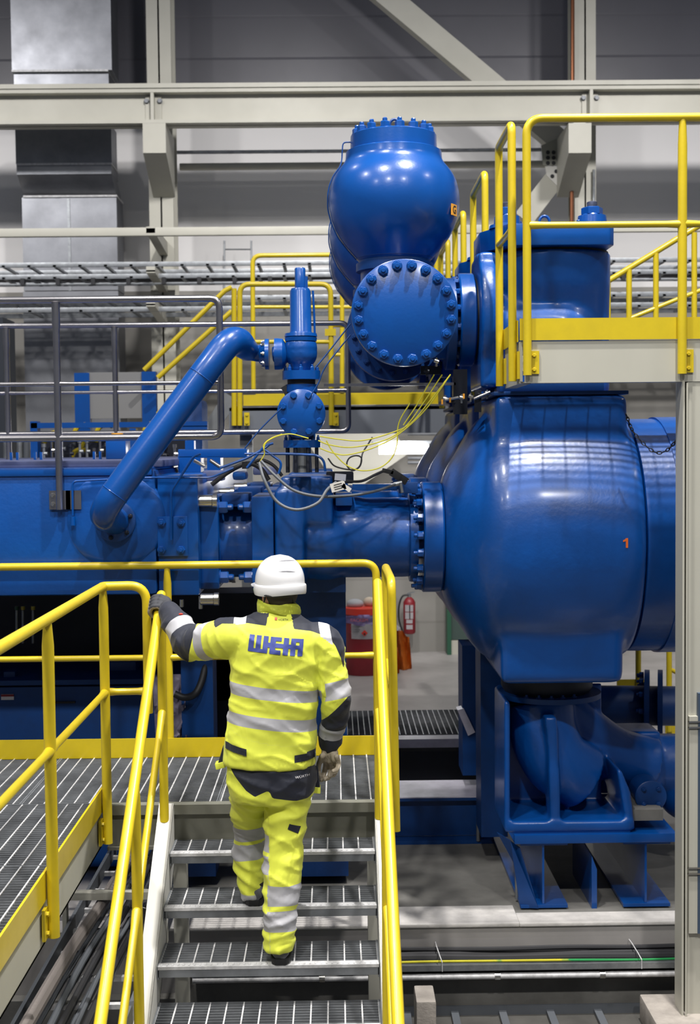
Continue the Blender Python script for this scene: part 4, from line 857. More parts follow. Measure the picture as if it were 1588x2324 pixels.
b = MB(); bxp(b, 800, 945, 1098, 1112, 7.6, 7.7); b.build('rail', BLUE, jb); b = MB(); bxp(b, 740, 802, 1070, 1098, 7.9, 8.0, 0.01); b.build('block', DARKM, jb)
b = MB(); bxp(b, 905, 948, 1094, 1120, 7.55, 7.6, 0.005); b.build('end_block', BLUED, jb)
hy = thing('hydraulic_manifold', at(520, 1075, 7.6), 'cluster of dark blue hydraulic fittings on top of the crosshead, left of relief valve', 'manifold')
b = MB(); bxp(b, 527, 558, 1070, 1090, 7.5, 7.7, 0.02); b.build('block', BLUE, hy); b = MB(); bxp(b, 549, 562, 1048, 1064, 7.3, 7.4); b.build('coil', DARK, hy)
for px_, a_ in ((452, -0.5), (488, -0.6)):
    c0 = at(px_, 1052, 7.5); b = MB(); b.cyl(c0-V(0.035*cos(a_), 0, 0.035*sin(a_)), c0+V(0.035*cos(a_), 0, 0.035*sin(a_)), 0.011, n=14, bev=0.002); b.build('rod', STEEL, hy)
for P in ([(500, 1062), (560, 1040), (600, 1018), (610, 1010)], [(555, 1030), (650, 1030), (720, 1033), (735, 1045), (738, 1070)], [(560, 1062), (600, 1012), (620, 1006)], [(600, 1020), (640, 1050), (632, 1075)]):
    tb(hy, 'hydraulic_line', BLUE, [at(x, y, 7.28) for x, y in P], 0.007, 0.03)
for P, r_ in (([(480, 1100), (520, 1070), (560, 1052), (590, 1062), (610, 1090)], 0.014), ([(560, 1060), (590, 1044), (620, 1056), (640, 1080)], 0.010)):
    b = MB(); b.tube(catmull([at(x, y, 7.55) for x, y in P], 6), r_, 10); b.build('hose', CABLEB, hy)
b = MB(); bxp(b, 404, 560, 1018, 1040, 8.3, 8.5, 0.006); bxp(b, 404, 455, 1036, 1072, 8.3, 8.5); bxp(b, 470, 500, 1036, 1068, 8.3, 8.5); bxp(b, 420, 440, 1000, 1020, 8.3, 8.4); b.build('frame', BLUE, hy)
for q_ in ((574, 628, 1060, 1078), (460, 505, 1068, 1092)): b = MB(); bxp(b, *q_, 7.9, 8.1, 0.01); b.build('rear_fitting', MATS['greyed_blue_paint'], hy)

# dark brackets and fittings between the tees and the housings
fc = thing('instrument_bracket', at(1050, 890, 7.6), 'dark bracket with small valves and orange-handled fittings under the tee, left of the platform', 'bracket')
for q_ in ((1030, 1060, 838, 940, 7.62), (1078, 1092, 885, 935, 7.5), (955, 1000, 830, 850, 7.9)): b = MB(); bxp(b, *q_[:4], q_[4], q_[4]+0.05); b.build('plate', DARKM, fc)
for k_, (x_, y_) in enumerate(((1010, 905), (1028, 912), (1047, 903), (1068, 900), (1088, 896), (1105, 893), (990, 820), (968, 842))):
    b = MB(); c_ = at(x_, y_, 7.5); b.cyl(c_+V(-0.014, 0, 0.004), c_+V(0.014, 0, -0.004), 0.011, n=12, bev=0.002); b.cyl(c_+V(0, 0, -0.03), c_+V(0, 0, 0.02), 0.006, n=8); b.build('fitting', (STEEL, DARKM, GALV)[k_ % 3], fc)
for x_, y_ in ((1052, 899), (1021, 908), (1003, 912)): b = MB(); c_ = at(x_, y_, 7.46); b.obox(c_, (0.005, 0, 0), (0, 0.005, 0), (0, 0, 0.014)); b.build('handle', ORBOX, fc)
for (xa, ya, xb, yb) in ((1075, 905, 1112, 890), (1010, 908, 1040, 902)): b = MB(); b.cyl(at(xa, ya, 7.48), at(xb, yb, 7.48), 0.009, n=12); b.build('rod', STEEL, fc)
b = MB(); bxp(b, 735, 1034, 868, 877, 7.62, 7.65); tag(b.build('steel_strut', STAIN), 'slim bright horizontal steel strut behind the wires, under the blind flange', 'strut')
# ------------------------------------------------------------ background: steelwork of the hall
def bt(name, m, label, cat, *boxes, group=None, Y=None):
    b = MB()
    for q in boxes: bxp(b, *q)
    return tag(b.build(name, m), label, cat, group)
GY = 15.2
cg_ = thing('crane_girder', (0, GY, 6.3), 'long beige I-beam crane girder crossing the whole hall near the top', 'girder')
zt1 = at(794, 197, GY).z; zb1 = at(794, 276, GY).z
b = MB(); b.box((-14, GY, zt1-0.045), (14, GY+0.40, zt1)); b.box((-14, GY+0.12, zb1), (14, GY+0.145, zt1)); b.box((-14, GY+0.0, zb1), (14, GY+0.27, zb1+0.04)); b.build('beam', BEIGE, cg_, flat=True)
for px_ in (345, 1342):
    p = at(px_, 240, GY); b = MB(); b.box((p.x-0.018, GY+0.005, zb1+0.02), (p.x+0.018, GY+0.20, zt1-0.02)); b.box((p.x-0.09, GY+0.10, zb1+0.06), (p.x+0.09, GY+0.12, zt1-0.06)); q = b.build('splice_plate', BEIGE, cg_, flat=True)
    for dx in (-0.075, 0.075): bolt(q, (p.x+dx, GY+0.10, zt1-0.12), (0, -1, 0), 0.028, 0.03, GALVD, stud=False)
b = MB(); b.box((-14, GY-0.02, zt1), (14, GY+0.10, zt1+0.05)); b.build('rail', BEIGE, cg_, flat=True)
for px_, x0_, x1_, lab in ((360, 339, 394, 'beige steel column at left, behind the duct and cable trays'), (1325, 1304, 1352, 'beige steel column at right, behind the upper platform railing')):
    t = thing('steel_column', (at(px_, 600, 16.0).x, 16.2, 0), lab, 'column')
    b = MB(); p = at(x0_, 500, 16.0); q = at(x1_, 500, 16.0); b.box((p.x, 16.0, 0), (q.x, 16.03, 11)); b.box((p.x, 16.42, 0), (q.x, 16.45, 11)); b.box(((p.x+q.x)/2-0.01, 16.0, 0), ((p.x+q.x)/2+0.01, 16.45, 11)); b.build('post', BEIGE, t, flat=True)
    b = MB(); a_ = at(px_-10, 280, GY+0.02); c_ = at(px_-10, 348, GY+0.02); w_ = 0.13
    xx = a_.x-0.0; b.prism([(xx-w_, GY, a_.z), (xx-w_, GY+0.8, a_.z), (xx-w_, GY+0.8, c_.z-0.35), (xx-w_, GY, c_.z)], (2*w_, 0, 0)); b.build('bracket', BEIGE, t, flat=True)
    b = MB(); b.box((xx-0.07, GY+0.02, a_.z), (xx+0.07, GY+0.2, zb1)); b.build('bearing_block', BEIGE, t)
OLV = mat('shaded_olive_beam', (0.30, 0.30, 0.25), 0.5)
def brace(x0, y0, x1, y1, Y, w, label):
    t = thing('diagonal_brace', (at((x0+x1)/2, (y0+y1)/2, Y)), label, 'brace'); p, q = at(x0, y0, Y), at(x1, y1, Y); d = (q-p).normalized(); n_ = V(-d.z, 0, d.x)
    b = MB(); c = (p+q)/2; L2 = (q-p).length/2
    b.obox(c, d*L2, V(0, 0.09, 0), n_*w); b.build('tube', BEIGE, t); return t
brace(443, -370, 1262, 318, 16.1, 0.13, 'long beige diagonal brace descending from the top centre to the right column')
brace(1268, 392, 1185, 500, 16.1, 0.12, 'lower beige diagonal brace running down left from the bolted gusset plate')
gs = thing('gusset_plate', at(1265, 390, 16.05), 'pale gusset plate with four bolt holes beside the right column', 'plate')
b = MB(); b.prism([at(1237, 377, 16.0), at(1290, 377, 16.0), at(1296, 422, 16.0), at(1262, 420, 16.0), at(1240, 398, 16.0)], (0, 0.03, 0)); b.build('plate', WHITEP, gs)
for x, y in ((1253, 400), (1262, 389), (1277, 403), (1268, 413)): bolt(gs, at(x, y, 16.0), (0, -1, 0), 0.022, 0.01, DARK, stud=False)
g2 = thing('gusset_plate', at(1252, 350, 16.05), 'shadowed upper gusset plate with six bolts under the crane girder', 'plate')
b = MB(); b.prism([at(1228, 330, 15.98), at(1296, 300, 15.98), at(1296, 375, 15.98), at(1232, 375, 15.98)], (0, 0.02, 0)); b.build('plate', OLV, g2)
for x in (1243, 1256):
    for y in (346, 358, 370): bolt(g2, at(x, y, 15.98), (0, -1, 0), 0.022, 0.01, DARK, stud=False)
b = MB(); b.tube([at(1299, -420, 15.9), at(1299, 300, 15.9), at(1299, 330, 15.9), at(1293, 350, 15.88), at(1297, 400, 15.9), at(1297, 480, 15.9), at(1297, 700, 15.9)], 0.024, 8); tag(b.build('copper_pipe', COPPER), 'copper pipe running up the right steel column', 'pipe')
b = MB(); b.tube([at(1347, 385, 15.95), at(1347, 520, 15.95), at(1347, 900, 15.95)], 0.018, 8); tag(b.build('thin_conduit', GALV), 'thin galvanised conduit on the right edge of the right column', 'pipe')
# horizontal wall pipes, beam
for x0_, x1_, y_, r_, m_, lab in ((408, 1240, 376, 0.045, BEIGE, 'pale horizontal pipe in the shadow under the crane girder'), (395, 1240, 343, 0.022, GALV, 'thin grey horizontal conduit above the pale pipe')):
    b = MB(); z_ = at(794, y_, 16.6).z; b.tube([(at(x0_, y_, 16.6).x, 16.6, z_), (at(x1_, y_, 16.6).x, 16.6, z_)], r_, 10); tag(b.build('wall_pipe', m_), lab, 'pipe')
hb_ = thing('steel_beam', (0, 14.9, at(794, 522, 14.9).z), 'long slim beige horizontal beam crossing behind the blue vessel', 'beam')
b = MB(); z0_, z1_ = at(794, 531, 14.9).z, at(794, 512, 14.9).z; b.box((-10, 14.9, z0_), (10, 14.98, z1_), 0.01); b.build('beam', BEIGE, hb_)
for y0_, sh in ((516, 1), (606, 1), (682, 0.8)):
    t = thing('wall_bracket', at(350, y0_, 15), {516: 'beige cantilever bracket at the left column holding the slim beam', 606: 'beige cantilever bracket holding the upper cable ladder at left column', 682: 'lowest beige cantilever bracket, under the lower cable ladder'}[y0_], 'bracket')
    z_ = at(345, y0_, 14.95).z; x_ = at(343, y0_, 14.95).x
    b = MB(); b.prism([(x_-0.05, 14.9, z_), (x_-0.05, 16.0, z_), (x_-0.05, 16.0, z_-0.16), (x_-0.05, 14.9, z_-0.07)], (0.10, 0, 0)); b.build('arm', BEIGE, t)
    b = MB(); b.box((x_-0.05, 14.9, z_-0.06), (x_+0.05, 15.0, z_-0.04)); b.build('end_clip', GALV, t)
# cable ladders
def ladder(ytop, label, n, step, rows):
    t = thing('cable_ladder', (0, 15.5, at(794, ytop, 15.2).z), label, 'cable tray')
    z = at(794, ytop, 15.2).z
    for yy, dz in rows:
        b = MB(); b.box((-9, yy, z+dz-0.055), (9, yy+0.02, z+dz), 0.004); b.build('side_rail', GALV, t)
    for k in range(n):
        x_ = -5.2+k*step; b = MB(); b.obox((x_, (rows[0][0]+rows[1][0])/2, z-0.04), (0.018, 0, 0), (0.0, (rows[1][0]-rows[0][0])/2, 0), (0, 0, 0.012)); b.build('rung', GALV, t)
    return t
l1 = ladder(590, 'upper galvanised cable ladder crossing the back wall from the left', 36, 0.29, ((15.2, 0), (15.85, 0)))
l2 = ladder(617, 'cable ladder close under the upper one, carrying dark cables', 36, 0.29, ((15.2, 0), (15.85, 0)))
b = MB()
for k in range(5): b.tube(catmull([(-9+i*2, 15.35+k*0.09, at(794, 617, 15.2).z-0.01+0.012*sin(i*2+k)) for i in range(10)], 3), 0.016, 6)
tag(b.build('cables', CABLEB, l2), kind='stuff')
l3 = ladder(668, 'lower galvanised cable ladder behind the grey railings', 36, 0.29, ((15.2, 0), (15.85, 0)))
l4 = ladder(692, 'lowest cable ladder, just under the lower galvanised one', 18, 0.58, ((15.2, 0), (15.85, 0)))
zz = at(794, 640, 15.1).z
b = MB(); b.tube([(-9, 15.1, zz), (9, 15.1, zz)], 0.012, 6); tag(b.build('tray_conduit', GALV), 'thin grey conduit with black clips running below the upper cable ladders', 'pipe')
for k in range(20):
    b = MB(); x_ = at(50+k*80.3, 634, 15.05).x; b.box((x_-0.022, 15.05, zz-0.01), (x_+0.022, 15.14, zz+0.065)); tag(b.build('cable_clip', DARK), 'small black clip on the thin conduit below the upper cable ladders', 'clip', 'black clips on the tray conduit')
# wall ladder
wl = thing('wall_ladder', at(540, 600, 16.9), 'faint thin steel ladder standing against the white wall left of centre', 'ladder')
b = MB(); 
for px_ in (509, 570): b.tube([at(px_, 546, 16.9), at(px_, 720, 16.9)], 0.012, 6)
b.build('stile', GALV, wl)
for y_ in (566, 640, 700): b = MB(); b.tube([at(509, y_, 16.9), at(570, y_, 16.9)], 0.010, 6); b.build('rung', GALV, wl)
# duct
dt = thing('air_duct', at(150, 600, 16.5), 'big square sheet-metal air duct rising at the left', 'duct')
def dbox(x0, x1, y0, y1, Y, n='duct_section', ys=0.5):
    b = MB(); bxp(b, x0, x1, y0, y1, Y, Y+ys, 0.0); return b.build(n, DUCT, dt)
dbox(27, 243, -420, 160, 16.05); dbox(32, 246, 162, 205, 16.1); dbox(36, 252, 283, 372, 16.1, ys=0.4)
dbox(38, 252, 374, 396, 16.1)
b = MB(); 
P_ = [at(39, 396, 16.1), at(253, 396, 16.1), at(264, 443, 16.45), at(53, 443, 16.45)]; b.prism(P_, (0, 0.4, 0)); b.build('offset_section', DUCT, dt)
dbox(54, 264, 447, 660, 16.45); dbox(60, 268, 660, 1020, 16.45)
for y_, x0_, x1_, Y_ in ((160, 26, 245, 16.04), (372, 37, 253, 16.08), (445, 52, 265, 16.43)):
    b = MB(); bxp(b, x0_, x1_, y_-3, y_+3, Y_, Y_+0.5); b.build('joint_flange', GALVB, dt)
b = MB(); bxp(b, 156, 158, 450, 660, 16.44, 16.46); b.build('seam', GALV, dt)
# ------------------------------------------------------------ yellow-railed platform far behind
BY_ = 11.8
bp = thing('far_platform', at(760, 950, BY_), 'grey-edged platform with yellow rails far behind the relief valve', 'platform')
b = MB(); bxp(b, 520, 1010, 921, 987, BY_, BY_+0.02); b.build('fascia', mat('grey_fascia', (0.16, 0.175, 0.20), 0.6), bp); z_ = at(700, 921, BY_).z
b = MB(); b.box((at(520, 920, BY_).x, BY_, z_-0.04), (at(1040, 920, BY_).x, BY_+2.4, z_)); b.build('deck', GALVD, bp)
for px_, w_ in ((558, 14), (1075, 10)): 
    b = MB(); p = at(px_, 990, BY_+0.1); b.box((p.x-w_/FPX*BY_, BY_+0.1, 0), (p.x+w_/FPX*BY_, BY_+0.25, z_-0.04)); b.build('support_post', mat('grey_post', (0.2, 0.21, 0.22), 0.5), bp)
def yrail(Y, label, loop, posts, mids, toe=None, extra=None, r=0.0235):
    t = thing('guard_rail', at(*loop[0], Y), label, 'railing')
    b = MB(); b.tube(fillet([at(x, y, Y) for x, y in loop], 0.09, 6), r, 12); b.build('top_rail', YEL, t)
    for x, y0, y1 in posts: b = MB(); b.tube([at(x, y0, Y), at(x, y1, Y)], r, 12); b.build('post', YEL, t)
    for x0, x1, y in mids: b = MB(); b.tube([at(x0, y, Y), at(x1, y, Y)], r*0.8, 10); b.build('mid_rail', YEL, t)
    if toe: b = MB(); bxp(b, *toe, Y+0.02, Y+0.03); b.build('toe_board', YEL, t)
    return t
y1_ = yrail(BY_-0.03, 'yellow guard rail loop behind the relief valve, nearer of two', [(544, 966), (544, 645), (750, 645), (752, 965)], [(531, 655, 966)], [(546, 750, 776), (752, 790, 738)], (552, 1000, 892, 921))
for px_ in (560, 762): 
    b = MB(); bxp(b, px_-6, px_+6, 936, 966, BY_-0.05, BY_-0.03); q = b.build('mounting_plate', YEL, y1_)
    for yy in (942, 960): bolt(q, at(px_, yy, BY_-0.05), (0, -1, 0), 0.012, 0.012, YEL, stud=False)
b = MB(); bxp(b, 737, 762, 746, 762, BY_-0.06, BY_-0.03); q = b.build('gate_latch', YEL, y1_)
yrail(13.3, 'taller yellow guard rail loop farther back, above and behind the nearer one', [(575, 886), (573, 580), (820, 578), (990, 576)], [(776, 668, 890), (990, 578, 800)], [(575, 800, 697), (760, 776, 805)], (580, 1000, 890, 915))
sr2 = thing('stair_handrail', at(430, 750, 12.2), 'pair of yellow stair rails descending left behind the elbow pipe', 'railing')
for P in (([(526, 652), (510, 660), (327, 840)]), ([(526, 706), (358, 857)]), ([(470, 830), (358, 940)])):
    b = MB(); b.tube([at(x, y, 12.2) for x, y in P], 0.0235, 12); b.build('rail', YEL, sr2)
sr3 = thing('stair_handrail', at(1450, 650, 9.8), 'sloping yellow stair railing behind the upper platform at right', 'railing')
for P, r_ in (([(1376, 640), (1540, 540), (1640, 480)], 0.0215), ([(1405, 733), (1540, 678), (1640, 640)], 0.017)):
    b = MB(); b.tube([at(x, y, 9.8) for x, y in P], r_, 12); b.build('rail', YEL, sr3)
for x, y0, y1 in ((1379, 640, 740), (1427, 612, 740), (1488, 575, 740), (1575, 528, 760)):
    b = MB(); b.tube([at(x, y0, 9.8), at(x, y1, 9.8)], 0.0215, 12); b.build('post', YEL, sr3)
# diagonal grey struts behind
for x0, y0, x1, y1, Y_, w_, lab in ((470, 985, 525, 900, 12.6, 0.07, 'grey diagonal strut left of the far platform post'), (735, 1060, 880, 960, 16.6, 0.46, 'broad pale diagonal stair stringer behind the yellow wires')):
    p, q = at(x0, y0, Y_), at(x1, y1, Y_); d = (q-p).normalized(); b = MB(); b.obox((p+q)/2, d*(q-p).length/2, V(0, 0.03, 0), V(-d.z, 0, d.x)*w_); tag(b.build('strut', MATS['grey_post'] if w_ < 0.2 else BEIGE), lab, 'strut')
# blue framed screen and skid with hoses
sf = thing('framed_screen', at(270, 900, 12.5), 'grey screen panel in a blue frame standing behind the crankcase', 'screen')
b = MB(); bxp(b, 200, 337, 844, 950, 12.52, 12.56); b.build('panel', mat('grey_screen', (0.22, 0.22, 0.22), 0.6), sf)
for q in ((184, 202, 846, 1650), (335, 353, 843, 1650)): b = MB(); bxp(b, *q, 12.5, 12.6); b.build('frame_post', BLUE, sf)
b = MB(); bxp(b, 395, 460, 905, 1620, 12.8, 13.3, 0.05); tag(b.build('blue_tank', BLUED), 'dark blue tank behind the diagonal elbow pipe', 'tank')
bs = thing('hose_rack', at(270, 1000, 11.5), 'blue steel rack full of hoses behind the crankcase top', 'rack')
for q in ((70, 470, 956, 972), (70, 84, 956, 1048), (295, 308, 972, 1048), (412, 470, 966, 985)): b = MB(); bxp(b, *q, 11.5, 11.62); b.build('frame_bar', BLUE, bs)
b = MB(); bxp(b, 90, 420, 985, 1046, 11.9, 12.0); b.build('back_panel', DARKM, bs)
for k, (x, y) in enumerate(((176, 972), (226, 972), (335, 968), (170, 1028), (192, 1005), (110, 990))):
    t = MB(); p = at(x, y, 11.75); t.tube(catmull([p+V(-0.04, 0, -0.06), p+V(0, 0, 0.01), p+V(0.06, 0, 0.03), p+V(0.10, 0.05, 0.02)], 4), 0.022, 8)
    tag(t.build('yellow_hose', YEL), 'yellow hose bend inside the blue rack, %s' % ['second in the upper row', 'third in the upper row', 'rightmost, behind the elbow pipe', 'lowest one near the bottom', 'middle one below the upper row', 'faint leftmost one'][k], 'hose')
vv = []
for k in range(22):
    x = 100+k*14+random.uniform(-4, 4); t = MB(); p = at(x, 1044, 11.4+0.2*(k % 3)); h = random.uniform(0.06, 0.2); t.cyl(p, p+V(0, 0, h), 0.012, n=8); t.cyl(p+V(0, 0, h), p+V(0, 0, h+0.03), 0.020, n=8); t.cyl(p+V(0, 0, h*0.5), p+V(0.03, 0, h*0.5), 0.016, n=8)
    tag(t.build('hydraulic_fitting', random.choice((GALV, DARKM, CABLE, STEEL))), 'small dark hydraulic fitting in the rack behind the crankcase top', 'fitting', 'hydraulic fittings in the rack')
for k, (x, m_) in enumerate(((15, GALV), (45, GALV), (60, CABLE))):
    b = MB(); b.cyl(at(x, 1660, 12), at(x, 985 if k < 2 else 1000, 12), 0.03, n=12); tag(b.build('vertical_pipe', m_), ['grey vertical pipe at the far left edge above the crankcase', 'grey vertical pipe second from the left edge', 'darker vertical pipe left of the hose rack'][k], 'pipe')
b = MB(); bxp(b, -200, 6, 720, 1050, 13.5, 14.0); tag(b.build('dark_cabinet', mat('dark_cabinet', (0.02, 0.025, 0.035), 0.5)), 'dark cabinet edge at the far left behind the grey rails', 'cabinet')
# ------------------------------------------------------------ wall lamp, drum, extinguisher, bags
wlamp = thing('wall_lamp', at(915, 1020, 15.6), 'bright fluorescent lamp on the back wall left of the blue housing', 'lamp')
b = MB(); b.cyl(at(860, 1020, 15.6), at(972, 1019, 15.6), 0.056, n=20); b.build('tube', LAMP, wlamp)
b = MB(); bxp(b, 845, 985, 1000, 1008, 15.62, 15.8); b.build('housing', GALV, wlamp)
la = bpy.data.lights.new('wall_lamp_glow', 'POINT'); la.energy = 30; la.shadow_soft_size = 0.15; lo = bpy.data.objects.new('wall_lamp_glow', la); COL.objects.link(lo); lo.location = at(915, 1024, 15.3)
dr = thing('waste_drum', at(815, 1527, 15.6), 'red waste drum with white hazard label and lilac film over its rim', 'drum')
dc = at(826, 1527, 15.6); dc.z = 0; zt_d = at(826, 1384, 15.6).z; R_ = 0.225
b = MB(); b.lathe(dc, (0, 0, 1), [(0, R_*0.96), (0.02, R_), (zt_d*0.33, R_), (zt_d*0.335, R_*1.02), (zt_d*0.35, R_), (zt_d*0.66, R_), (zt_d*0.67, R_*1.02), (zt_d*0.685, R_), (zt_d, R_)], 40); b.build('barrel', RED, dr)
b = MB(); b.lathe(dc+V(0, 0, zt_d-0.04), (0, 0, 1), [(0, R_*1.03), (0.075, R_*1.03), (0.08, R_*0.9)], 40); b.build('rim', REDL, dr)
b = MB(); rg = []
for j, zz_ in enumerate((zt_d-0.04, zt_d-0.09, zt_d-0.15)):
    rg.append([b.bm.verts.new(dc+V((R_*1.05+0.01*sin(a*7+j))*cos(a), (R_*1.05+0.01*sin(a*7+j))*sin(a), zz_+0.012*sin(a*3+j*1.5))) for a in [2*pi*k/48 for k in range(48)]])
b.skin(rg, False); bmesh.ops.solidify(b.bm, geom=b.bm.faces[:], thickness=0.006); b.build('plastic_film', PURPLE, dr, ang=180)
def on_cyl(c, R, a0, a1, z0, z1, m, name, parent, n=8, t=0.002):
    b = MB(); g = [[b.bm.verts.new(c+V(cos(a0+(a1-a0)*i/n)*R, sin(a0+(a1-a0)*i/n)*R, z)) for i in range(n+1)] for z in (z0, z1)]
    for i in range(n): b.bm.faces.new((g[0][i], g[0][i+1], g[1][i+1], g[1][i]))
    bmesh.ops.solidify(b.bm, geom=b.bm.faces[:], thickness=t); return b.build(name, m, parent)
zl0, zl1 = at(815, 1450, 15.4).z, at(815, 1416, 15.4).z
ll = on_cyl(dc, R_+0.006, radians(230), radians(300), zl0, zl1, WHITE, 'hazard_label', dr)
dm = at(827, 1437, 15.35); b = MB(); s_ = 0.038; b.prism([dm+V(0, 0, s_), dm+V(s_, 0, 0), dm-V(0, 0, s_), dm-V(s_, 0, 0)], (0, 0.004, 0)); q = b.build('hazard_diamond', REDL, ll); b = MB(); b.lathe(dm+V(0, -0.002, -0.01), (0, -1, 0), [(0, 0.012), (0.001, 0.012)], 8); b.build('flame_symbol', DARK, q)
for k in range(4):
    b = MB(); p = at(806, 1421+k*4.2, 15.365); b.obox(p, (0.055-0.01*(k % 2), 0, 0), (0, 0.001, 0), (0, 0, 0.0035)); b.build('print_line', CABLE, ll)
text_on('FACKEM', 0.055, at(815, 1408, 15.355), (1, 0, 0), (0, 0, 1), 'lettering', mat('faded_red_print', (0.62, 0.16, 0.18), 0.5), dr)
b = MB(); b.ball(at(805, 1370, 15.6), 0.11, 16, (1, 0.8, 0.55)); b = cast(b, 0.02, 2); tag(b.build('rag_bag', mat('grey_bag', (0.45, 0.46, 0.48), 0.7)), 'pale grey bag lying on top of the red drum', 'bag')
b = MB(); b.ball(at(838, 1366, 15.65), 0.075, 16, (1, 0.8, 0.8)); tag(b.build('rag_bundle', mat('cream_rag', (0.65, 0.55, 0.42), 0.8)), 'cream cloth bundle on the drum beside the grey bag', 'cloth')
ex_ = thing('fire_extinguisher', at(929, 1438, 16.9), 'red fire extinguisher with white labels hanging on the back wall', 'fire extinguisher')
ec = at(929, 1438, 16.95); eh = at(929, 1355, 16.95).z-ec.z; er = 0.078
b = MB(); b.lathe(ec, (0, 0, 1), [(0, er*0.8), (0.02, er), (eh*0.86, er), (eh*0.94, er*0.75), (eh, er*0.35)], 28); b.build('cylinder', RED, ex_)
b = MB(); b.cyl(ec+V(0, 0, eh), ec+V(0, 0, eh+0.04), 0.022, n=12); b.obox(ec+V(0.02, 0, eh+0.055), (0.05, 0, 0.01), (0, 0.012, 0), (0, 0, 0.008)); b.build('valve_head', GALV, ex_)
b = MB(); b.tube(catmull([ec+V(-0.01, -0.02, eh+0.03), ec+V(-0.09, -0.02, eh+0.01), ec+V(-0.135, -0.03, eh*0.75), ec+V(-0.135, -0.03, eh*0.4), ec+V(-0.10, -0.03, eh*0.12), ec+V(-0.085, -0.03, 0.02)], 6), 0.012, 8); b.build('hose', DARK, ex_)
for a, b_, c_ in ((0.62, 0.80, 0), (0.42, 0.60, 0), (0.30, 0.40, 1), (0.14, 0.26, 1)):
    on_cyl(ec, er+0.003, radians(225+12*c_), radians(305-8*c_), eh*a, eh*b_, WHITE, 'label', ex_)
b = MB(); b.box((ec.x-0.04, 17.02, ec.z+eh*0.6), (ec.x+0.04, 17.2, ec.z+eh*0.66)); b.build('wall_hook', GALVD, ex_)
og = thing('orange_sheeting', at(912, 1525, 15.8), 'crumpled orange sheeting leaning beside the red drum, with white corner', 'sheeting')
for k, (x0, x1, y0, y1, Y_) in enumerate(((898, 934, 1428, 1520, 15.8), (880, 906, 1470, 1533, 15.5))):
    b = MB(); p, q = at(x0, y1, Y_), at(x1, y0, Y_); p.z = 0.0; n1, n2 = 9, 14; g = []
    for i in range(n1+1):
        row = []
        for j in range(n2+1):
            u, v = i/n1, j/n2; top = 1-0.22*max(0, u-0.25)*1.3 if k == 0 else 1
            row.append(b.bm.verts.new((p.x+(q.x-p.x)*u*(0.85+0.15*(1-v)), Y_+0.06*sin(u*9+v*3)+0.05*v, p.z+(q.z-p.z)*v*top+0.01*sin(u*14))))
        g.append(row)
    for i in range(n1):
        for j in range(n2): b.bm.faces.new((g[i][j], g[i+1][j], g[i+1][j+1], g[i][j+1]))
    bmesh.ops.solidify(b.bm, geom=b.bm.faces[:], thickness=0.02); b.build('sheet', ORANGE, og, ang=60)
b = MB(); b.prism([at(898, 1417, 15.72), at(908, 1425, 15.72), at(903, 1432, 15.72), at(898, 1430, 15.72)], (0, 0.02, 0)); b.build('white_corner', WHITE, og)
gc = thing('green_cabinet', at(1035, 1480, 16.6), 'dark green framed cabinet edge against the back wall behind the housing', 'cabinet')
b = MB(); bxp(b, 1015, 1023, 1300, 1496, 16.9, 17.15); b.build('frame', GREEN, gc); b = MB(); bxp(b, 1023, 1090, 1300, 1452, 16.95, 17.15); b.build('panel', mat('dark_green_panel', (0.05, 0.08, 0.07), 0.5), gc); b = MB(); bxp(b, 1024, 1090, 1453, 1493, 16.93, 17.15); b.build('lower_panel', BEIGE, gc)
# patch of pipes and boxes on the wall right of the lamp
for k, y_ in enumerate((985, 1040, 1050)):
    b = MB(); b.tube([at(925, y_, 16.9), at(1030, y_, 16.9)], 0.02, 8); tag(b.build('wall_conduit', GALVD), ['dark horizontal conduit just above the wall lamp', 'dark horizontal conduit just below the wall lamp', 'lowest dark conduit under the wall lamp'][k], 'pipe')
# ------------------------------------------------------------ the worker
HIVIS = (0.84, 0.90, 0.085); NAVY = (0.013, 0.016, 0.030)
def cloth_mat(name, col, rough=0.75, bs=22, bstr=0.5, sheen=0.0, glow=0.0):
    m = mat(name, col, rough, var=0.10, vscale=9)
    nt = m.node_tree; N = nt.nodes; L = nt.links; b = N['Principled BSDF']; tc = [n for n in N if n.type == 'TEX_COORD'][0]
    b.inputs['Sheen Weight'].default_value = sheen
    n1 = N.new('ShaderNodeTexNoise'); n1.inputs['Scale'].default_value = bs; n1.inputs['Detail'].default_value = 3; n1.inputs['Distortion'].default_value = 1.2
    mp = N.new('ShaderNodeMapping'); mp.inputs['Scale'].default_value = (1, 1, 0.55); mp.inputs['Rotation'].default_value = (0, 0.6, 0); L.new(tc.outputs['Object'], mp.inputs['Vector']); L.new(mp.outputs['Vector'], n1.inputs['Vector'])
    bp = N.new('ShaderNodeBump'); bp.inputs['Strength'].default_value = bstr; bp.inputs['Distance'].default_value = 0.012; L.new(n1.outputs['Fac'], bp.inputs['Height']); L.new(bp.outputs['Normal'], b.inputs['Normal'])
    return m
M_HV = cloth_mat('hi_vis_fabric', HIVIS, 0.6, 9, 0.35, 0.2)
M_NV = cloth_mat('navy_fabric', NAVY, 0.8, 14, 0.5, 0.1)
M_RF = mat('reflective_tape', (0.42, 0.42, 0.45), 0.45, var=0.12, vscale=14, bump=0.1, bscale=20)
M_SKIN = mat('skin', (0.55, 0.29, 0.20), 0.5)
M_HAIR = mat('dark_hair', (0.03, 0.022, 0.018), 0.7)
M_GLT = cloth_mat('tan_leather', (0.42, 0.36, 0.27), 0.7, 40, 0.5)
M_GLD = mat('dark_glove_fabric', (0.035, 0.037, 0.045), 0.7)
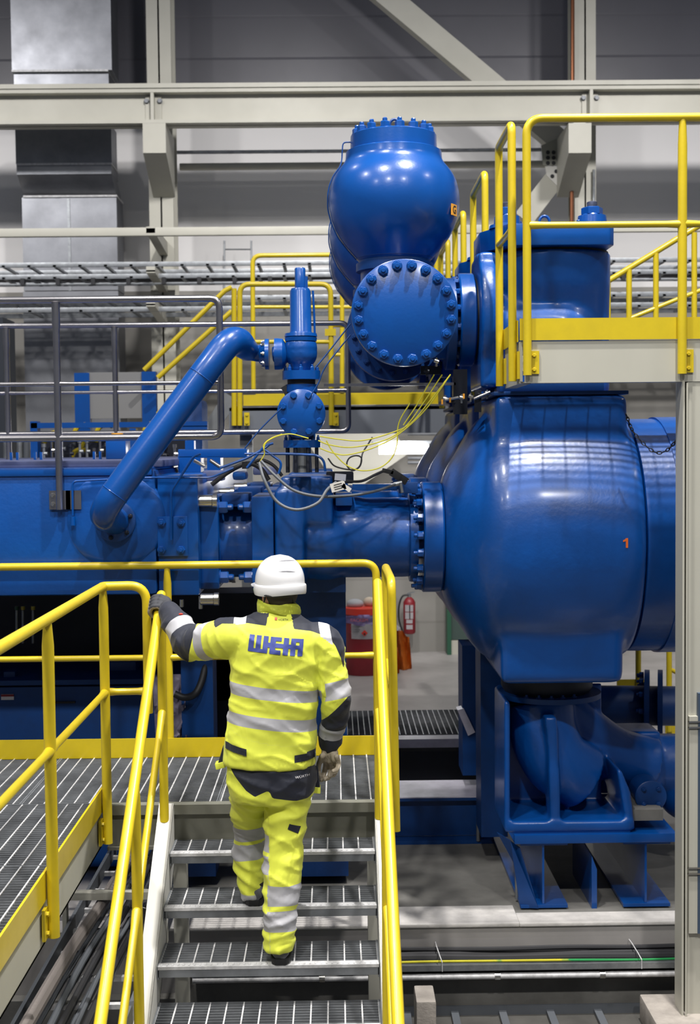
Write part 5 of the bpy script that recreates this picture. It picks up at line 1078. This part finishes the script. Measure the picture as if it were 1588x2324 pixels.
M_BOOT = mat('grey_boot_leather', (0.17, 0.175, 0.20), 0.6, var=0.3, vscale=20); M_SOLE = mat('black_boot_sole', (0.012, 0.012, 0.014), 0.6)
M_HELM = mat('white_helmet_shell', (0.82, 0.82, 0.83), 0.28, coat=0.3)
BYp = 5.72; SB = FPX/BYp
def J(px, py, Y=BYp): return at(px, py, Y)
pr_ = thing('person', J(625, 2190, 5.7), 'worker in yellow hi-vis clothes and white helmet climbing the stair, seen from behind', 'person')
def capsule(b, pts, rads, n=20, sub=6, end=True):
    P = catmull(pts, sub); m_ = len(pts)-1; rr = []
    for i in range(len(P)):
        t = min(i/sub, m_); k = min(int(t), m_-1); f = t-k; f = f*f*(3-2*f); rr.append(rads[k]*(1-f)+rads[k+1]*f)
    b.tube(P, 1, n, True, rr)
    b.ball(P[0], rads[0]*0.995, 16)
    if end: b.ball(P[-1], rads[-1]*0.995, 16)
# joints
SHL, ELL, WRL = J(530, 1446), J(432, 1462, 5.90), J(377, 1378, 6.08)
SHR, ELR, WRR = J(737, 1462), J(764, 1588, 5.70), J(746, 1690, 5.80)
HPR, KNR, ANR = J(658, 1790), J(650, 1958, 5.70), J(637, 2150, 5.62)
HPL, KNL, ANL = J(580, 1790), J(563, 1900, 5.92), J(573, 2035, 5.87)
HD = J(633, 1337, 5.735)
hd_dir = V(-0.60, 0.80, 0).normalized(); hd_r = V(hd_dir.y, -hd_dir.x, 0)       # the way the head faces (turned a little left)
# --- body: one continuous skin under the clothes
b = MB()
capsule(b, [J(628, 1400), J(618, 1480, 5.74), J(614, 1600, 5.74), J(618, 1760, 5.73)], [0.065, 0.11, 0.10, 0.11])
capsule(b, [SHL+V(0.1, 0, 0.02), SHL, ELL, WRL], [0.05, 0.05, 0.035, 0.026]); capsule(b, [SHR-V(0.1, 0, -0.02), SHR, ELR, WRR], [0.05, 0.05, 0.035, 0.026])
capsule(b, [HPR, KNR, ANR], [0.07, 0.055, 0.036]); capsule(b, [HPL, KNL, ANL], [0.07, 0.050, 0.034])
capsule(b, [J(628, 1400, 5.72), HD+V(0, -0.01, -0.06)], [0.052, 0.052])
b.ball(HD, 0.1, 32, (0.78, 0.96, 1.08)); b.ball(HD+hd_dir*0.035-V(0, 0, 0.065), 0.06, 24, (0.9, 0.9, 0.85))          # skull, jaw
b.ball(HD+hd_dir*0.085-V(0, 0, 0.025), 0.018, 16, (0.8, 1.3, 1.5)); b.ball(HD+hd_dir*0.083-V(0, 0, 0.065), 0.016, 16, (1.5, 0.7, 0.6)) # nose, mouth
for s in (-1, 1):
    e = HD+hd_r*(0.079*s)-hd_dir*0.005-V(0, 0, 0.028); b.ball(e, 0.03, 16, (0.42, 0.6, 1.05)); b.ball(HD+hd_dir*0.083+hd_r*(0.032*s)+V(0, 0, 0.012), 0.014, 12)
b = cast(b, 0.008, 3); b.build('body', M_SKIN, pr_, ang=180)
b = MB()
for s in (-1, 1): b.ball(HD+hd_dir*0.088+hd_r*(0.032*s)-V(0, 0, 0.0), 0.0115, 12)
b.build('eyes', mat('eye_white', (0.8, 0.8, 0.8), 0.2), pr_)
b = MB(); b.ball(HD-hd_dir*0.006+V(0, 0, 0.006), 0.1, 32, (0.82, 0.98, 1.08)); 
bmesh.ops.delete(b.bm, geom=[v for v in b.bm.verts if (v.co-HD).dot(hd_dir) > 0.045 or v.co.z < HD.z-0.075], context='VERTS'); bmesh.ops.solidify(b.bm, geom=b.bm.faces[:], thickness=0.004); b.build('hair', M_HAIR, pr_, ang=180)
# --- clothes with seams drawn as interpolated vertex attributes, so bands stay crisp
def seam_mat(name, specs, base):
    """specs: list of (attribute, low, high, colour, roughness) painted in order over the base fabric"""
    m = cloth_mat(name, base, 0.65, 6, 0.5, 0.1); nt = m.node_tree; N = nt.nodes; L = nt.links; b = N['Principled BSDF']
    cur = b.inputs['Base Color'].links[0].from_socket
    for at_, lo, hi, col in specs:
        a = N.new('ShaderNodeAttribute'); a.attribute_name = at_
        g1 = N.new('ShaderNodeMath'); g1.operation = 'GREATER_THAN'; L.new(a.outputs['Fac'], g1.inputs[0]); g1.inputs[1].default_value = lo
        g2 = N.new('ShaderNodeMath'); g2.operation = 'LESS_THAN'; L.new(a.outputs['Fac'], g2.inputs[0]); g2.inputs[1].default_value = hi
        mm = N.new('ShaderNodeMath'); mm.operation = 'MULTIPLY'; L.new(g1.outputs[0], mm.inputs[0]); L.new(g2.outputs[0], mm.inputs[1])
        mx = N.new('ShaderNodeMix'); mx.data_type = 'RGBA'; L.new(mm.outputs[0], mx.inputs['Factor']); L.new(cur, mx.inputs['A']); mx.inputs['B'].default_value = (*col, 1); cur = mx.outputs['Result']
    L.new(cur, b.inputs['Base Color']); return m
def attr(o, name, fn):
    a = o.data.attributes.new(name, 'FLOAT', 'POINT'); off = wloc(o)
    a.data.foreach_set('value', [float(fn(v.co+off)) for v in o.data.vertices])
def seg_t(p, a, b_):
    d = b_-a; t = (p-a).dot(d)/d.length_squared; q = a+d*max(0, min(1, t)); return t, (p-q).length
def folds(b, fn):
    b.bm.normal_update()
    for v in b.bm.verts:
        v.co += v.normal*fn(v.co)
def ridge(u): return (1-abs(((u) % 1.0)*2-1))**1.6
def zpx(p):
    """height of a torso point expressed in photo rows"""
    return 1018+(EYE-p.z)*SB
def xpx(p): return 760+p.x*SB
RFC = (0.44, 0.44, 0.47)
# jacket
b = MB()
rows = [(1733, 612, 104, 0.150), (1724, 612, 106, 0.152), (1700, 613, 104, 0.150), (1640, 617, 100, 0.142), (1580, 622, 99, 0.138), (1520, 626, 101, 0.140), (1480, 628, 106, 0.140), (1450, 630, 108, 0.132), (1425, 630, 100, 0.115), (1408, 630, 78, 0.095), (1394, 631, 50, 0.078), (1384, 632, 44, 0.072)]
rings = []
for y, cx_, hw, dp in rows:
    c = J(cx_, y, BYp+0.01); tilt = 0.0
    if y >= 1394: c.z += 0
    rings.append(b.ring(c, V(1, 0, -0.10 if y < 1470 else -0.02), V(0, 1, 0), hw/SB, dp, 48, 0, 2.35))
b.skin(rings)
capsule(b, [SHL+V(0.10, 0, -0.005), SHL+V(0.01, 0, 0), (SHL+ELL)/2+V(0, 0, 0.002), ELL], [0.080, 0.086, 0.082, 0.074])
capsule(b, [ELL, (ELL+WRL)/2+V(-0.006, 0, 0.004), WRL+(ELL-WRL)*0.12], [0.072, 0.062, 0.049])
capsule(b, [SHR-V(0.10, 0, -0.012), SHR+V(-0.006, 0, 0.0), (SHR+ELR)/2+V(-0.002, 0, 0), ELR], [0.078, 0.083, 0.068, 0.062])
capsule(b, [ELR, (ELR+WRR)/2+V(0.004, 0, 0), WRR+(ELR-WRR)*0.03], [0.062, 0.054, 0.046])
jk = cast(b, 0.0075, 5, 0.6)
def jfold(p):
    x, y = xpx(p), zpx(p); d = 0.0
    n0 = noise.noise(p*3.0); n1 = noise.noise(p*9.0)
    tl, dl = seg_t(p, SHL, ELL); tr2, dr2 = seg_t(p, SHR, ELR); t3, d3 = seg_t(p, ELL, WRL); t4, d4 = seg_t(p, ELR, WRR)
    if x < 512 or (x < 540 and y < 1490):      # left sleeve: folds around the arm
        u = (tl if dl < d3 else t3+1)
        d += 0.008*ridge(u*2.6+0.6*n1+x*0.004)*(1.0 if 0.1 < u < 1.6 else 0.3)
    elif x > 733 and y > 1470:
        u = tr2 if dr2 < d4 else t4+1
        d += 0.007*ridge(u*2.4+(x-760)*0.012+0.5*n1)
    else:                                       # back: long drags from the right shoulder blade to the lower left
        s = (y-1460)-(x-540)*0.42
        w = math.exp(-((y-1600)/120.0)**2)
        d += 0.013*w*ridge(s/62.0+0.8*n0)*(0.6+0.6*n1)
        s2 = (y-1420)+(x-640)*0.55; d += 0.006*ridge(s2/70+0.7*n0)*math.exp(-((y-1500)/70.0)**2)
        s3 = (y-1500)-(x-700)*1.4; d += 0.005*ridge(s3/55)*math.exp(-((x-715)/28.0)**2-((y-1560)/60.0)**2)
    return d+0.003*n0+0.0015*n1
def drape(p, seed=0.0):
    """sharp little creases that run obliquely, as stiff workwear makes them"""
    q = V(p.x*5.5+seed, p.y*5.5, p.z*13+p.x*6.0); n = noise.noise(q); q2 = V(p.x*11-seed, p.y*9, p.z*24-p.x*14)
    return 0.0045*(1-abs(n)*2.2)**3*(1 if abs(n) < 0.45 else 0)+0.0008*(1-abs(noise.noise(q2))*2)
folds(jk, lambda p: jfold(p)+drape(p))
# trim the hem: keep an open lower edge just over the trousers
jm = seam_mat('jacket_fabric', [('yoke', 0.0, 99, NAVY), ('forearm_l', 0.0, 99, NAVY), ('forearm_r', 0.0, 99, NAVY), ('torso_band', 0, 1, RFC), ('torso_band', 2, 3, RFC), ('sleeve_l', 0.42, 0.63, RFC), ('cuff_l', 0.22, 0.44, RFC), ('sleeve_r', 0.66, 0.97, RFC), ('cuff_r', 0.52, 0.76, RFC), ('shoulder_tab', 0, 9, (0.60, 0.60, 0.63)), ('side_panel', 0, 9, NAVY)], HIVIS)
jo = jk.build('jacket', jm, pr_, ang=180)
inL = lambda p: xpx(p) < 520 and zpx(p) < 1530
inR = lambda p: xpx(p) > 716+max(0, (1560-zpx(p)))*0.10 and zpx(p) < 1760
def torso_band(p):
    x, y = xpx(p), zpx(p)
    if (x < 505 and y < 1530) or seg_t(p, SHR, ELR)[1] < 0.11 and x > 730 or (seg_t(p, ELR, WRR)[1] < 0.11 and x > 725) or (y > 1590 and seg_t(p, ELR, WRR)[1] < 0.074): return -5
    yy = y-(x-525)*0.11
    if yy < 1580: return (yy-1543)/27.0
    if yy < 1680: return 2+(yy-1610)/27.0 if yy > 1601 else 1.4
    return 5
attr(jo, 'torso_band', torso_band)
def yoke(p):
    x, y = xpx(p), zpx(p)
    if x < 480 or y > 1530: return -1
    line = np.interp(x, [440, 484, 500, 560, 640, 700, 740, 756, 768, 775, 783, 800], [1340, 1422, 1412, 1409, 1417, 1428, 1442, 1462, 1490, 1520, 1380, 1380])
    v = (line-y)/10.0
    if 600+(1410-y)*0.30 < x < 665-(1425-y)*0.20 and y > 1385: v = min(v, (max(602-x, x-664))/6.0)
    if y < 1387 and 575 < x < 690: v = -1
    return v
attr(jo, 'yoke', yoke)
def tab(p):
    x, y = xpx(p), zpx(p); line = np.interp(x, [500, 560, 700, 740, 760], [1412, 1409, 1430, 1450, 1470])
    if y > line+1: return -1
    a = 14-abs(x-541); c = 12-abs((x-735)-(y-1440)*0.2)
    return max(a, c)/10
attr(jo, 'shoulder_tab', tab)
def along(a, b_, lim, other=None):
    def f(p):
        t, d = seg_t(p, a, b_)
        if d > lim or (other and not other(p)): return -5 if t < 0.6 else 5
        return t
    return f
attr(jo, 'sleeve_l', along(SHL, ELL, 0.125, lambda p: xpx(p) < 505)); attr(jo, 'cuff_l', along(ELL, WRL, 0.10, lambda p: xpx(p) < 425 and zpx(p) < 1485))
attr(jo, 'sleeve_r', along(SHR, ELR, 0.11, lambda p: xpx(p) > 730 and zpx(p) > 1500)); attr(jo, 'cuff_r', along(ELR, WRR, 0.078, lambda p: zpx(p) > 1590))
attr(jo, 'forearm_l', lambda p: (430-0.25*(zpx(p)-1440)-xpx(p))/10.0 if xpx(p) < 470 else -1)
attr(jo, 'forearm_r', lambda p: (zpx(p)-(1622-(xpx(p)-740)*1.0))/10.0 if (xpx(p) > 728 and zpx(p) > 1540) or (zpx(p) > 1600 and seg_t(p, ELR, WRR)[1] < 0.076) else -1)
attr(jo, 'side_panel', lambda p: (p.y-(BYp+0.05))/0.05 if zpx(p) > 1600 and (xpx(p) < 530 or 700 < xpx(p) < 724) else -1)
# lettering and tabs laid on the jacket
dpg = bpy.context.evaluated_depsgraph_get(); jbv = BVHTree.FromObject(jo, dpg); joff = wloc(jo)
def onto(p, lift=0.0025, bv=None, off=None):
    """drop a point straight forward (+Y) on to the jacket back"""
    h = (bv or jbv).ray_cast(V(p.x, 5.2, p.z)-(joff if off is None else off), V(0, 1, 0))
    return (h[0]+(joff if off is None else off)+V(0, -lift, 0)) if h[0] else None
def patch(name, polys, m, parent, lift=0.0025, res=2.0, th=0.0012, Y=BYp-0.14, bv=None, off=None):
    """polys: quads/rects in measured photo rows; subdivided then laid on the cloth"""
    mb_ = MB()
    for q in polys:
        (x0, y0), (x1, y1), (x2, y2), (x3, y3) = q
        nx = max(1, int(max(abs(x1-x0), abs(x2-x3))/res)); ny = max(1, int(max(abs(y3-y0), abs(y2-y1))/res)); g = []
        for i in range(nx+1):
            u = i/nx; row = []
            for j in range(ny+1):
                v = j/ny; X_ = (x0*(1-u)+x1*u)*(1-v)+(x3*(1-u)+x2*u)*v; Y_ = (y0*(1-u)+y1*u)*(1-v)+(y3*(1-u)+y2*u)*v
                c = onto(J(X_, Y_, Y), lift, bv, off); row.append(mb_.bm.verts.new(c if c is not None else J(X_, Y_, Y)))
            g.append(row)
        for i in range(nx):
            for j in range(ny): mb_.bm.faces.new((g[i][j], g[i+1][j], g[i+1][j+1], g[i][j+1]))
    bmesh.ops.remove_doubles(mb_.bm, verts=mb_.bm.verts[:], dist=0.0002)
    return mb_.build(name, m, parent, ang=180)
M_INK = mat('blue_print', (0.060, 0.085, 0.34), 0.6)
# WEIR lettering: strokes on a 0..1 x 0..1 grid, mapped to the printed parallelogram on the back
TL, TR, BR, BL = (565.5, 1442), (688.8, 1453), (685.5, 1491.5), (561, 1479)
def mp(u, v):
    return ((TL[0]*(1-u)+TR[0]*u)*(1-v)+(BL[0]*(1-u)+BR[0]*u)*v, (TL[1]*(1-u)+TR[1]*u)*(1-v)+(BL[1]*(1-u)+BR[1]*u)*v)
def rc(u0, v0, u1, v1): return (mp(u0, v0), mp(u1, v0), mp(u1, v1), mp(u0, v1))
R_ = []
R_ += [rc(0, 0, .095, 1), rc(.135, 0, .225, 1), rc(.265, 0, .355, 1), rc(.095, .78, .135, 1), rc(.225, .78, .265, 1)]            # W
R_ += [rc(.355, .36, .395, .64)]
R_ += [rc(.395, 0, .495, 1), rc(.495, 0, .60, .22), rc(.495, .36, .64, .60), rc(.495, .74, .60, 1)]                                # E
R_ += [rc(.64, 0, .735, 1), rc(.735, .36, .775, .60)]                                                                               # I
R_ += [rc(.775, 0, .865, 1), rc(.865, 0, 1, .20), rc(.865, .38, 1, .60), rc(.93, .20, 1, .38), rc(.91, .60, 1, 1)]                    # R
lt = patch('lettering', R_, M_INK, jo, 0.003, 2.0); tag(lt, 'blue company lettering printed across the back')
small = text_mesh('WÜRTH', 0.0125)
for v in small.bm.verts:
    c = onto(J(641, 1410, BYp-0.13)+V(v.co.x*0.95, 0, v.co.y-0.02*v.co.x), 0.003); 
    if c is not None: v.co = c
small.build('logo_text', DARK, jo, flat=True)
patch('logo_mark', [((621.5, 1405.5), (627.5, 1405.5), (627.5, 1407.5), (621.5, 1407.5)), ((622.8, 1407.2), (626.2, 1407.2), (626.2, 1408.6), (622.8, 1408.6)), ((621.5, 1408.4), (627.5, 1408.4), (627.5, 1411), (621.5, 1411))], REDL, jo, 0.003, 1.0)
for q in ([((508, 1690), (530, 1696), (530, 1712), (508, 1706))], [((528, 1695), (559, 1701), (559, 1717), (528, 1711))]): patch('waist_strap', q, M_NV, jo, 0.007, 3)
for q in ([((668, 1716), (700, 1714), (700, 1731), (668, 1733))], [((696, 1711), (716, 1709), (716, 1729), (696, 1731))]): patch('waist_strap', q, M_NV, jo, 0.007, 3)
c_ = J(413, 1391, 5.93); b = MB(); b.ball(c_+V(0, -0.045, 0.0), 0.010, 12, (1, 0.25, 0.5)); b.build('red_tag', REDL, jo)
# collar
b = MB(); rg = []
for k, (y, hw, dp) in enumerate(((1393, 46, 0.082), (1390, 50, 0.088), (1384, 50, 0.090), (1374, 49, 0.088), (1366, 46, 0.084), (1368, 42, 0.076), (1380, 40, 0.070))):
    c = J(632, y, BYp+0.015); rg.append([b.bm.verts.new(c+V(cos(a)*hw/SB*(1+0.03*sin(a*5+k)), sin(a)*dp*(1+0.04*sin(a*4+k*1.2)), 0.006*sin(a*3+k)-0.012*sin(a)*0-0.02*cos(a)*0.5)) for a in [2*pi*i/48 for i in range(48)]])
b.skin(rg, False); bmesh.ops.solidify(b.bm, geom=b.bm.faces[:], thickness=0.003)
bmesh.ops.subdivide_edges(b.bm, edges=b.bm.edges[:], cuts=1, use_grid_fill=True)
b.build('collar', M_HV, pr_, ang=180)
# --- trousers
b = MB()
b.skin([b.ring(J(616, y, BYp+0.01), V(1, 0, 0), V(0, 1, 0), hw/SB, dp, 40, 0, 2.3) for y, hw, dp in ((1690, 92, 0.125), (1720, 97, 0.135), (1760, 101, 0.145), (1795, 97, 0.140), (1812, 88, 0.125))])
capsule(b, [J(655, 1785), J(649, 1850, 5.71), J(643, 1920, 5.69), J(641, 1985, 5.67), J(636, 2070, 5.64), J(633, 2156, 5.62)], [0.100, 0.090, 0.080, 0.082, 0.070, 0.062], end=False)
capsule(b, [J(572, 1790, 5.74), J(564, 1835, 5.80), J(567, 1885, 5.88), J(565, 1935, 5.90), J(568, 1985, 5.89), J(573, 2040, 5.87)], [0.088, 0.078, 0.068, 0.072, 0.060, 0.047], end=False)
tk = cast(b, 0.008, 4, 0.6)
def tfold(p):
    x, y = xpx(p), zpx(p); n0 = noise.noise(p*3.3); n1 = noise.noise(p*10)
    leg = 1 if x > 603 else 0
    s = (y-1800)+(x-650)*(0.55 if leg else -0.5)
    amp = 0.010 if 1820 < y < 1960 else 0.007
    if (leg and y > 2060) or (not leg and y > 1950): amp = 0.013; s *= 1.4
    return amp*ridge(s/52.0+1.1*n0+leg*0.4)*(0.7+0.5*n1)+0.003*n0
folds(tk, lambda p: tfold(p)+1.3*drape(p, 3.0))
tm = seam_mat('trouser_fabric', [('seat', 0, 99, NAVY), ('leg_r', 0, 1, RFC), ('leg_r', 2, 3, RFC), ('leg_l', 0, 1, RFC), ('leg_l', 2, 3, RFC), ('hip_side', 0, 9, NAVY)], HIVIS)
to = tk.build('trousers', tm, pr_, ang=180)
def seat(p):
    x, y = xpx(p), zpx(p)
    line = np.interp(x, [515, 530, 552, 572, 601, 606, 612, 660, 690, 700, 725], [1738, 1758, 1784, 1797, 1783, 1786, 1800, 1809, 1808, 1802, 1796])
    return (line-y)/10
attr(to, 'seat', seat)
def leg_r(p):
    x, y = xpx(p), zpx(p)
    if x < 596 and y < 2060: return -5
    k = abs(x-640)*0.0+(x-635)*0.04; yy = y-k+4*sin((x-600)/22)
    if y < 2000: return -5
    if yy < 2052: return (yy-2001)/47
    return 2+(yy-2059)/46 if yy > 2056 else 1.5
attr(to, 'leg_r', leg_r)
def leg_l(p):
    x, y = xpx(p), zpx(p)
    if x > 602: return -5
    yy = y+(x-565)*0.08
    if yy < 1937: return (yy-1896)/37
    return 2+(yy-1941)/39 if yy > 1939 else 1.5
attr(to, 'leg_l', leg_l)
attr(to, 'hip_side', lambda p: 0.012-abs(p.y-BYp-0.02)+0.0 if (xpx(p) < 545 and zpx(p) < 1810) or (xpx(p) > 688 and zpx(p) < 1850) else -1)
tbv = BVHTree.FromObject(to, bpy.context.evaluated_depsgraph_get()); toff = wloc(to)
q = patch('thigh_tab', [((656, 1875), (682, 1885), (676, 1899), (652, 1887))], M_NV, to, 0.004, 3, bv=tbv, off=toff)
sw = text_mesh('WÜRTH', 0.014)
for v in sw.bm.verts:
    c = onto(J(686, 1765.5, BYp-0.13)+V(v.co.x*1.2, 0, v.co.y), 0.0025, tbv, toff)
    if c is not None: v.co = c
sw.build('logo_text', WHITE, to, flat=True)
for sd, P in ((-1, [(505, 1696), (522, 1706), (512, 1742), (490, 1748)]), (1, [(700, 1748), (721, 1742), (727, 1802), (704, 1800)])):
    b = MB(); b.prism([J(x, y, BYp+0.02) for x, y in P], (0, 0.05, 0), 0.004); o = b.build('tool_pocket', M_NV, to)
    x0, y0 = P[2]; x1, y1 = P[3]; b = MB(); b.prism([J(x0, y0-14, BYp+0.015), J(x0, y0, BYp+0.015), J(x1, y1, BYp+0.015), J(x1+3*sd, y1-14, BYp+0.015)], (0, 0.06, 0), 0.004); b.build('pocket_flap', M_HV, o)
# --- boots
def bootm(h, label_):
    b = MB(); z0 = h.z; rg = []
    for dy, w, zt__ in ((0.0, 0.030, 0.060), (0.02, 0.039, 0.066), (0.06, 0.041, 0.07), (0.11, 0.042, 0.075), (0.16, 0.046, 0.07), (0.22, 0.048, 0.058), (0.26, 0.042, 0.050), (0.285, 0.025, 0.038)):
        c = V(h.x+0.01*dy, h.y+dy, z0+0.024+zt__/2); rg.append(b.ring(c, V(1, 0, 0), V(0, 0, 1), w, zt__/2, 24, 0, 2.6))
    b.skin(rg); bt_ = b.build('boot', M_BOOT, pr_, ang=70)
    b = MB(); pol = []
    for dy, w in ((-0.006, 0.022), (0.01, 0.038), (0.06, 0.044), (0.12, 0.040), (0.20, 0.052), (0.26, 0.046), (0.292, 0.022)): pol.append((dy, w))
    P = [(h.x-w, h.y+dy, z0+0.002) for dy, w in pol]+[(h.x+w, h.y+dy, z0+0.002) for dy, w in reversed(pol)]
    b.prism(P, (0, 0, 0.026), 0.003); b.build('sole', M_SOLE, bt_)
    b = MB(); b.cyl((h.x, h.y+0.050, z0+0.06), (h.x, h.y+0.050, z0+0.10), 0.040, 0.042, n=24, bev=0.008); b.build('ankle_cuff', M_SOLE, bt_)
hr = J(636, 2188, 5.585); hr.z = PZ-3*RISE+0.004; bootm(hr, '')
hl = J(577, 2062, 5.83); hl.z = PZ-2*RISE+0.004; bootm(hl, '')
# --- gloves: palm and five separate bent fingers
def glove(name, palm, fingers, cuff, back=None):
    b = MB()
    for P, R in palm: capsule(b, P, R, 16, 4)
    for P, R in fingers: capsule(b, P, R, 12, 4)
    b = cast(b, 0.0032, 2, 0.5); o = b.build(name, [M_GLT, M_GLD], pr_, ang=180)
    if back:
        off = wloc(o)
        for f in o.data.polygons:
            if back(f.center+off, f.normal): f.material_index = 1
    return o
# left hand over the stair handrail
RXL = -0.796+XS; gy = 6.135
def rail(y): return V(RXL, y, zr(y))
rd = (rail(6.0)-rail(6.2)).normalized(); ru = V(1, 0, 0).cross(rd).normalized(); ru = ru if ru.z > 0 else -ru
def gp(t, x, u): return rail(gy)+rd*t+V(x, 0, 0)+ru*u
fin = []
for k, (t, L_) in enumerate(((-0.042, 0.9), (-0.019, 1.0), (0.004, 0.97), (0.026, 0.85))):
    fin.append(([gp(t, 0.010, 0.043), gp(t, -0.022, 0.040), gp(t, -0.040, 0.012), gp(t-0.002, -0.033, -0.020*L_), gp(t-0.003, -0.012, -0.036*L_)], [0.0125, 0.0120, 0.0112, 0.0105, 0.0095]))
fin.append(([gp(0.030, 0.045, 0.030), gp(0.010, 0.043, 0.012), gp(-0.018, 0.035, -0.010), gp(-0.036, 0.024, -0.024)], [0.0145, 0.0135, 0.012, 0.011]))
pal = [([gp(-0.036, 0.012, 0.045), gp(-0.01, 0.042, 0.040), WRL], [0.0135, 0.019, 0.026]), ([gp(-0.012, 0.008, 0.046), gp(0.006, 0.040, 0.042), WRL], [0.0135, 0.020, 0.027]), ([gp(0.012, 0.008, 0.045), gp(0.02, 0.040, 0.040), WRL], [0.0135, 0.020, 0.026]), ([gp(0.030, 0.012, 0.040), gp(0.032, 0.040, 0.034), WRL], [0.013, 0.019, 0.025])]
glove('glove', pal, fin, None, lambda c, n: (c-rail(gy)).dot(ru) > 0.030 and n.z > -0.2)
# right hand hanging, loosely curled
W = WRR; 
def hp(px, py, Y): return J(px, py, Y)
fin = [([hp(731, 1716, 5.77), hp(724, 1733, 5.80), hp(722, 1750, 5.82), hp(727, 1762, 5.80)], [0.0135, 0.012, 0.0112, 0.0105]),
       ([hp(740, 1722, 5.80), hp(738, 1744, 5.835), hp(733, 1763, 5.83), hp(729, 1770, 5.80)], [0.013, 0.0125, 0.0115, 0.0105]),
       ([hp(749, 1723, 5.79), hp(751, 1746, 5.82), hp(746, 1763, 5.80), hp(738, 1768, 5.775)], [0.013, 0.0125, 0.0115, 0.0105]),
       ([hp(758, 1721, 5.77), hp(763, 1742, 5.79), hp(758, 1757, 5.765), hp(748, 1761, 5.745)], [0.013, 0.012, 0.011, 0.010]),
       ([hp(764, 1717, 5.74), hp(768, 1733, 5.755), hp(764, 1746, 5.735), hp(756, 1750, 5.72)], [0.012, 0.011, 0.010, 0.0095])]
pal = [([W+V(0, 0, 0.01), hp(742, 1706, 5.79), hp(738, 1724, 5.80)], [0.030, 0.026, 0.018]), ([W, hp(750, 1708, 5.785), hp(749, 1725, 5.79)], [0.030, 0.026, 0.019]), ([W, hp(756, 1708, 5.775), hp(759, 1723, 5.765)], [0.028, 0.022, 0.016])]
glove('glove', pal, fin, None, lambda c, n: n.y > 0.55 and n.x > 0)
# --- helmet
hf, hrr = hd_dir, hd_r
HC = J(636, 1340, 5.735)
def hring(z, a, f_, bk, n=64, up_b=0.0, dx=0):
    """one helmet ring: half width a, front reach f_, back reach bk"""
    out = []
    for k in range(n):
        t = 2*pi*k/n; c, s = cos(t), sin(t)
        out.append(HC+hrr*(a*c+dx)+hf*((f_ if s > 0 else bk)*s)+V(0, 0, z+up_b*s*s))
    return out
b = MB()
prof_h = [(-0.018, 0.106, 0.128, 0.118), (-0.010, 0.1085, 0.1305, 0.1215), (0.004, 0.1095, 0.131, 0.122), (0.020, 0.1095, 0.131, 0.122), (0.026, 0.1075, 0.129, 0.120), (0.030, 0.1030, 0.124, 0.114)]
for k in range(1, 19):
    u = k/18.0; q = max(0.001, (1-u**2.35))**0.5; prof_h.append((0.030+0.127*sin(u*pi/2)**1.0*1.0 if False else 0.030+0.127*u, 0.1030*q, 0.123*q, 0.113*q))
rg = [[b.bm.verts.new(p) for p in hring(z, a, f_, bk, up_b=0.008*max(0, 1-z/0.1))] for z, a, f_, bk in prof_h]
b.skin(rg, True)
hm = b.build('helmet', M_HELM, pr_, ang=40)
b = MB(); rg = []
for t in [radians(15+150*k/24) for k in range(25)]:
    c, s = cos(t), sin(t); w_ = 0.055*s
    rg.append([b.bm.verts.new(HC+hrr*(0.100*c)+hf*(0.120*s+o1)+V(0, 0, 0.030+o2)) for o1, o2 in ((-0.01, 0.008), (w_, -0.008), (w_, -0.013), (-0.01, -0.002))])
for a_, c_ in zip(rg, rg[1:]):
    for k in range(4): b.bm.faces.new((a_[k], a_[(k+1) % 4], c_[(k+1) % 4], c_[k]))
b.build('peak', M_HELM, hm, ang=60)
hb2 = BVHTree.FromObject(hm, bpy.context.evaluated_depsgraph_get()); hoff = wloc(hm)
for y in (1276, 1299):
    b = MB(); U, D = [], []
    for i in range(13):
        x = 630+41*i/12; h = 2.3*sin(pi*i/12)+0.15
        for lst, yy in ((U, y-1.5*sin(pi*i/12)-h/2), (D, y-1.5*sin(pi*i/12)+h/2)):
            lst.append(b.bm.verts.new(onto(J(x, yy+ (i-6)*0.12, BYp-0.1), 0.0018, hb2, hoff) or J(x, yy, BYp-0.11)))
    for i in range(12): b.bm.faces.new((U[i], U[i+1], D[i+1], D[i]))
    b.build('vent_slot', mat('vent_shadow_grey', (0.16, 0.16, 0.18), 0.6), hm, ang=180)
b = MB()
for P in ([HD+V(-0.055, -0.075, -0.015), HD+V(-0.062, -0.058, -0.05), HD+V(-0.064, -0.03, -0.085)], [HD+V(0.055, -0.075, -0.015), HD+V(0.064, -0.05, -0.05), HD+V(0.062, -0.02, -0.085)]): b.tube(catmull(P, 5), 0.0045, 8)
b.tube(catmull([HD+V(-0.075, -0.04, -0.012), HD+V(-0.05, -0.09, -0.018), HD+V(0, -0.102, -0.022), HD+V(0.05, -0.09, -0.018), HD+V(0.078, -0.03, -0.012)], 5), 0.006, 8)
b.build('harness_strap', DARK, hm)
b = MB(); 
for s in (-1, 1):
    b.tube([HD+hrr*(0.083*s)-hf*0.01-V(0, 0, 0.0), HD+hrr*(0.083*s)+hf*0.07, HD+hrr*(0.05*s)+hf*0.105], 0.003, 6)
    b.tube([HD+hrr*0.038*s+hf*0.106+hrr*0.024*cos(a)+V(0, 0, 0.018*sin(a)-0.005) for a in [2*pi*k/16 for k in range(17)]], 0.0025, 5)
b.build('safety_glasses', mat('lime_plastic', (0.35, 0.75, 0.25), 0.3), pr_)
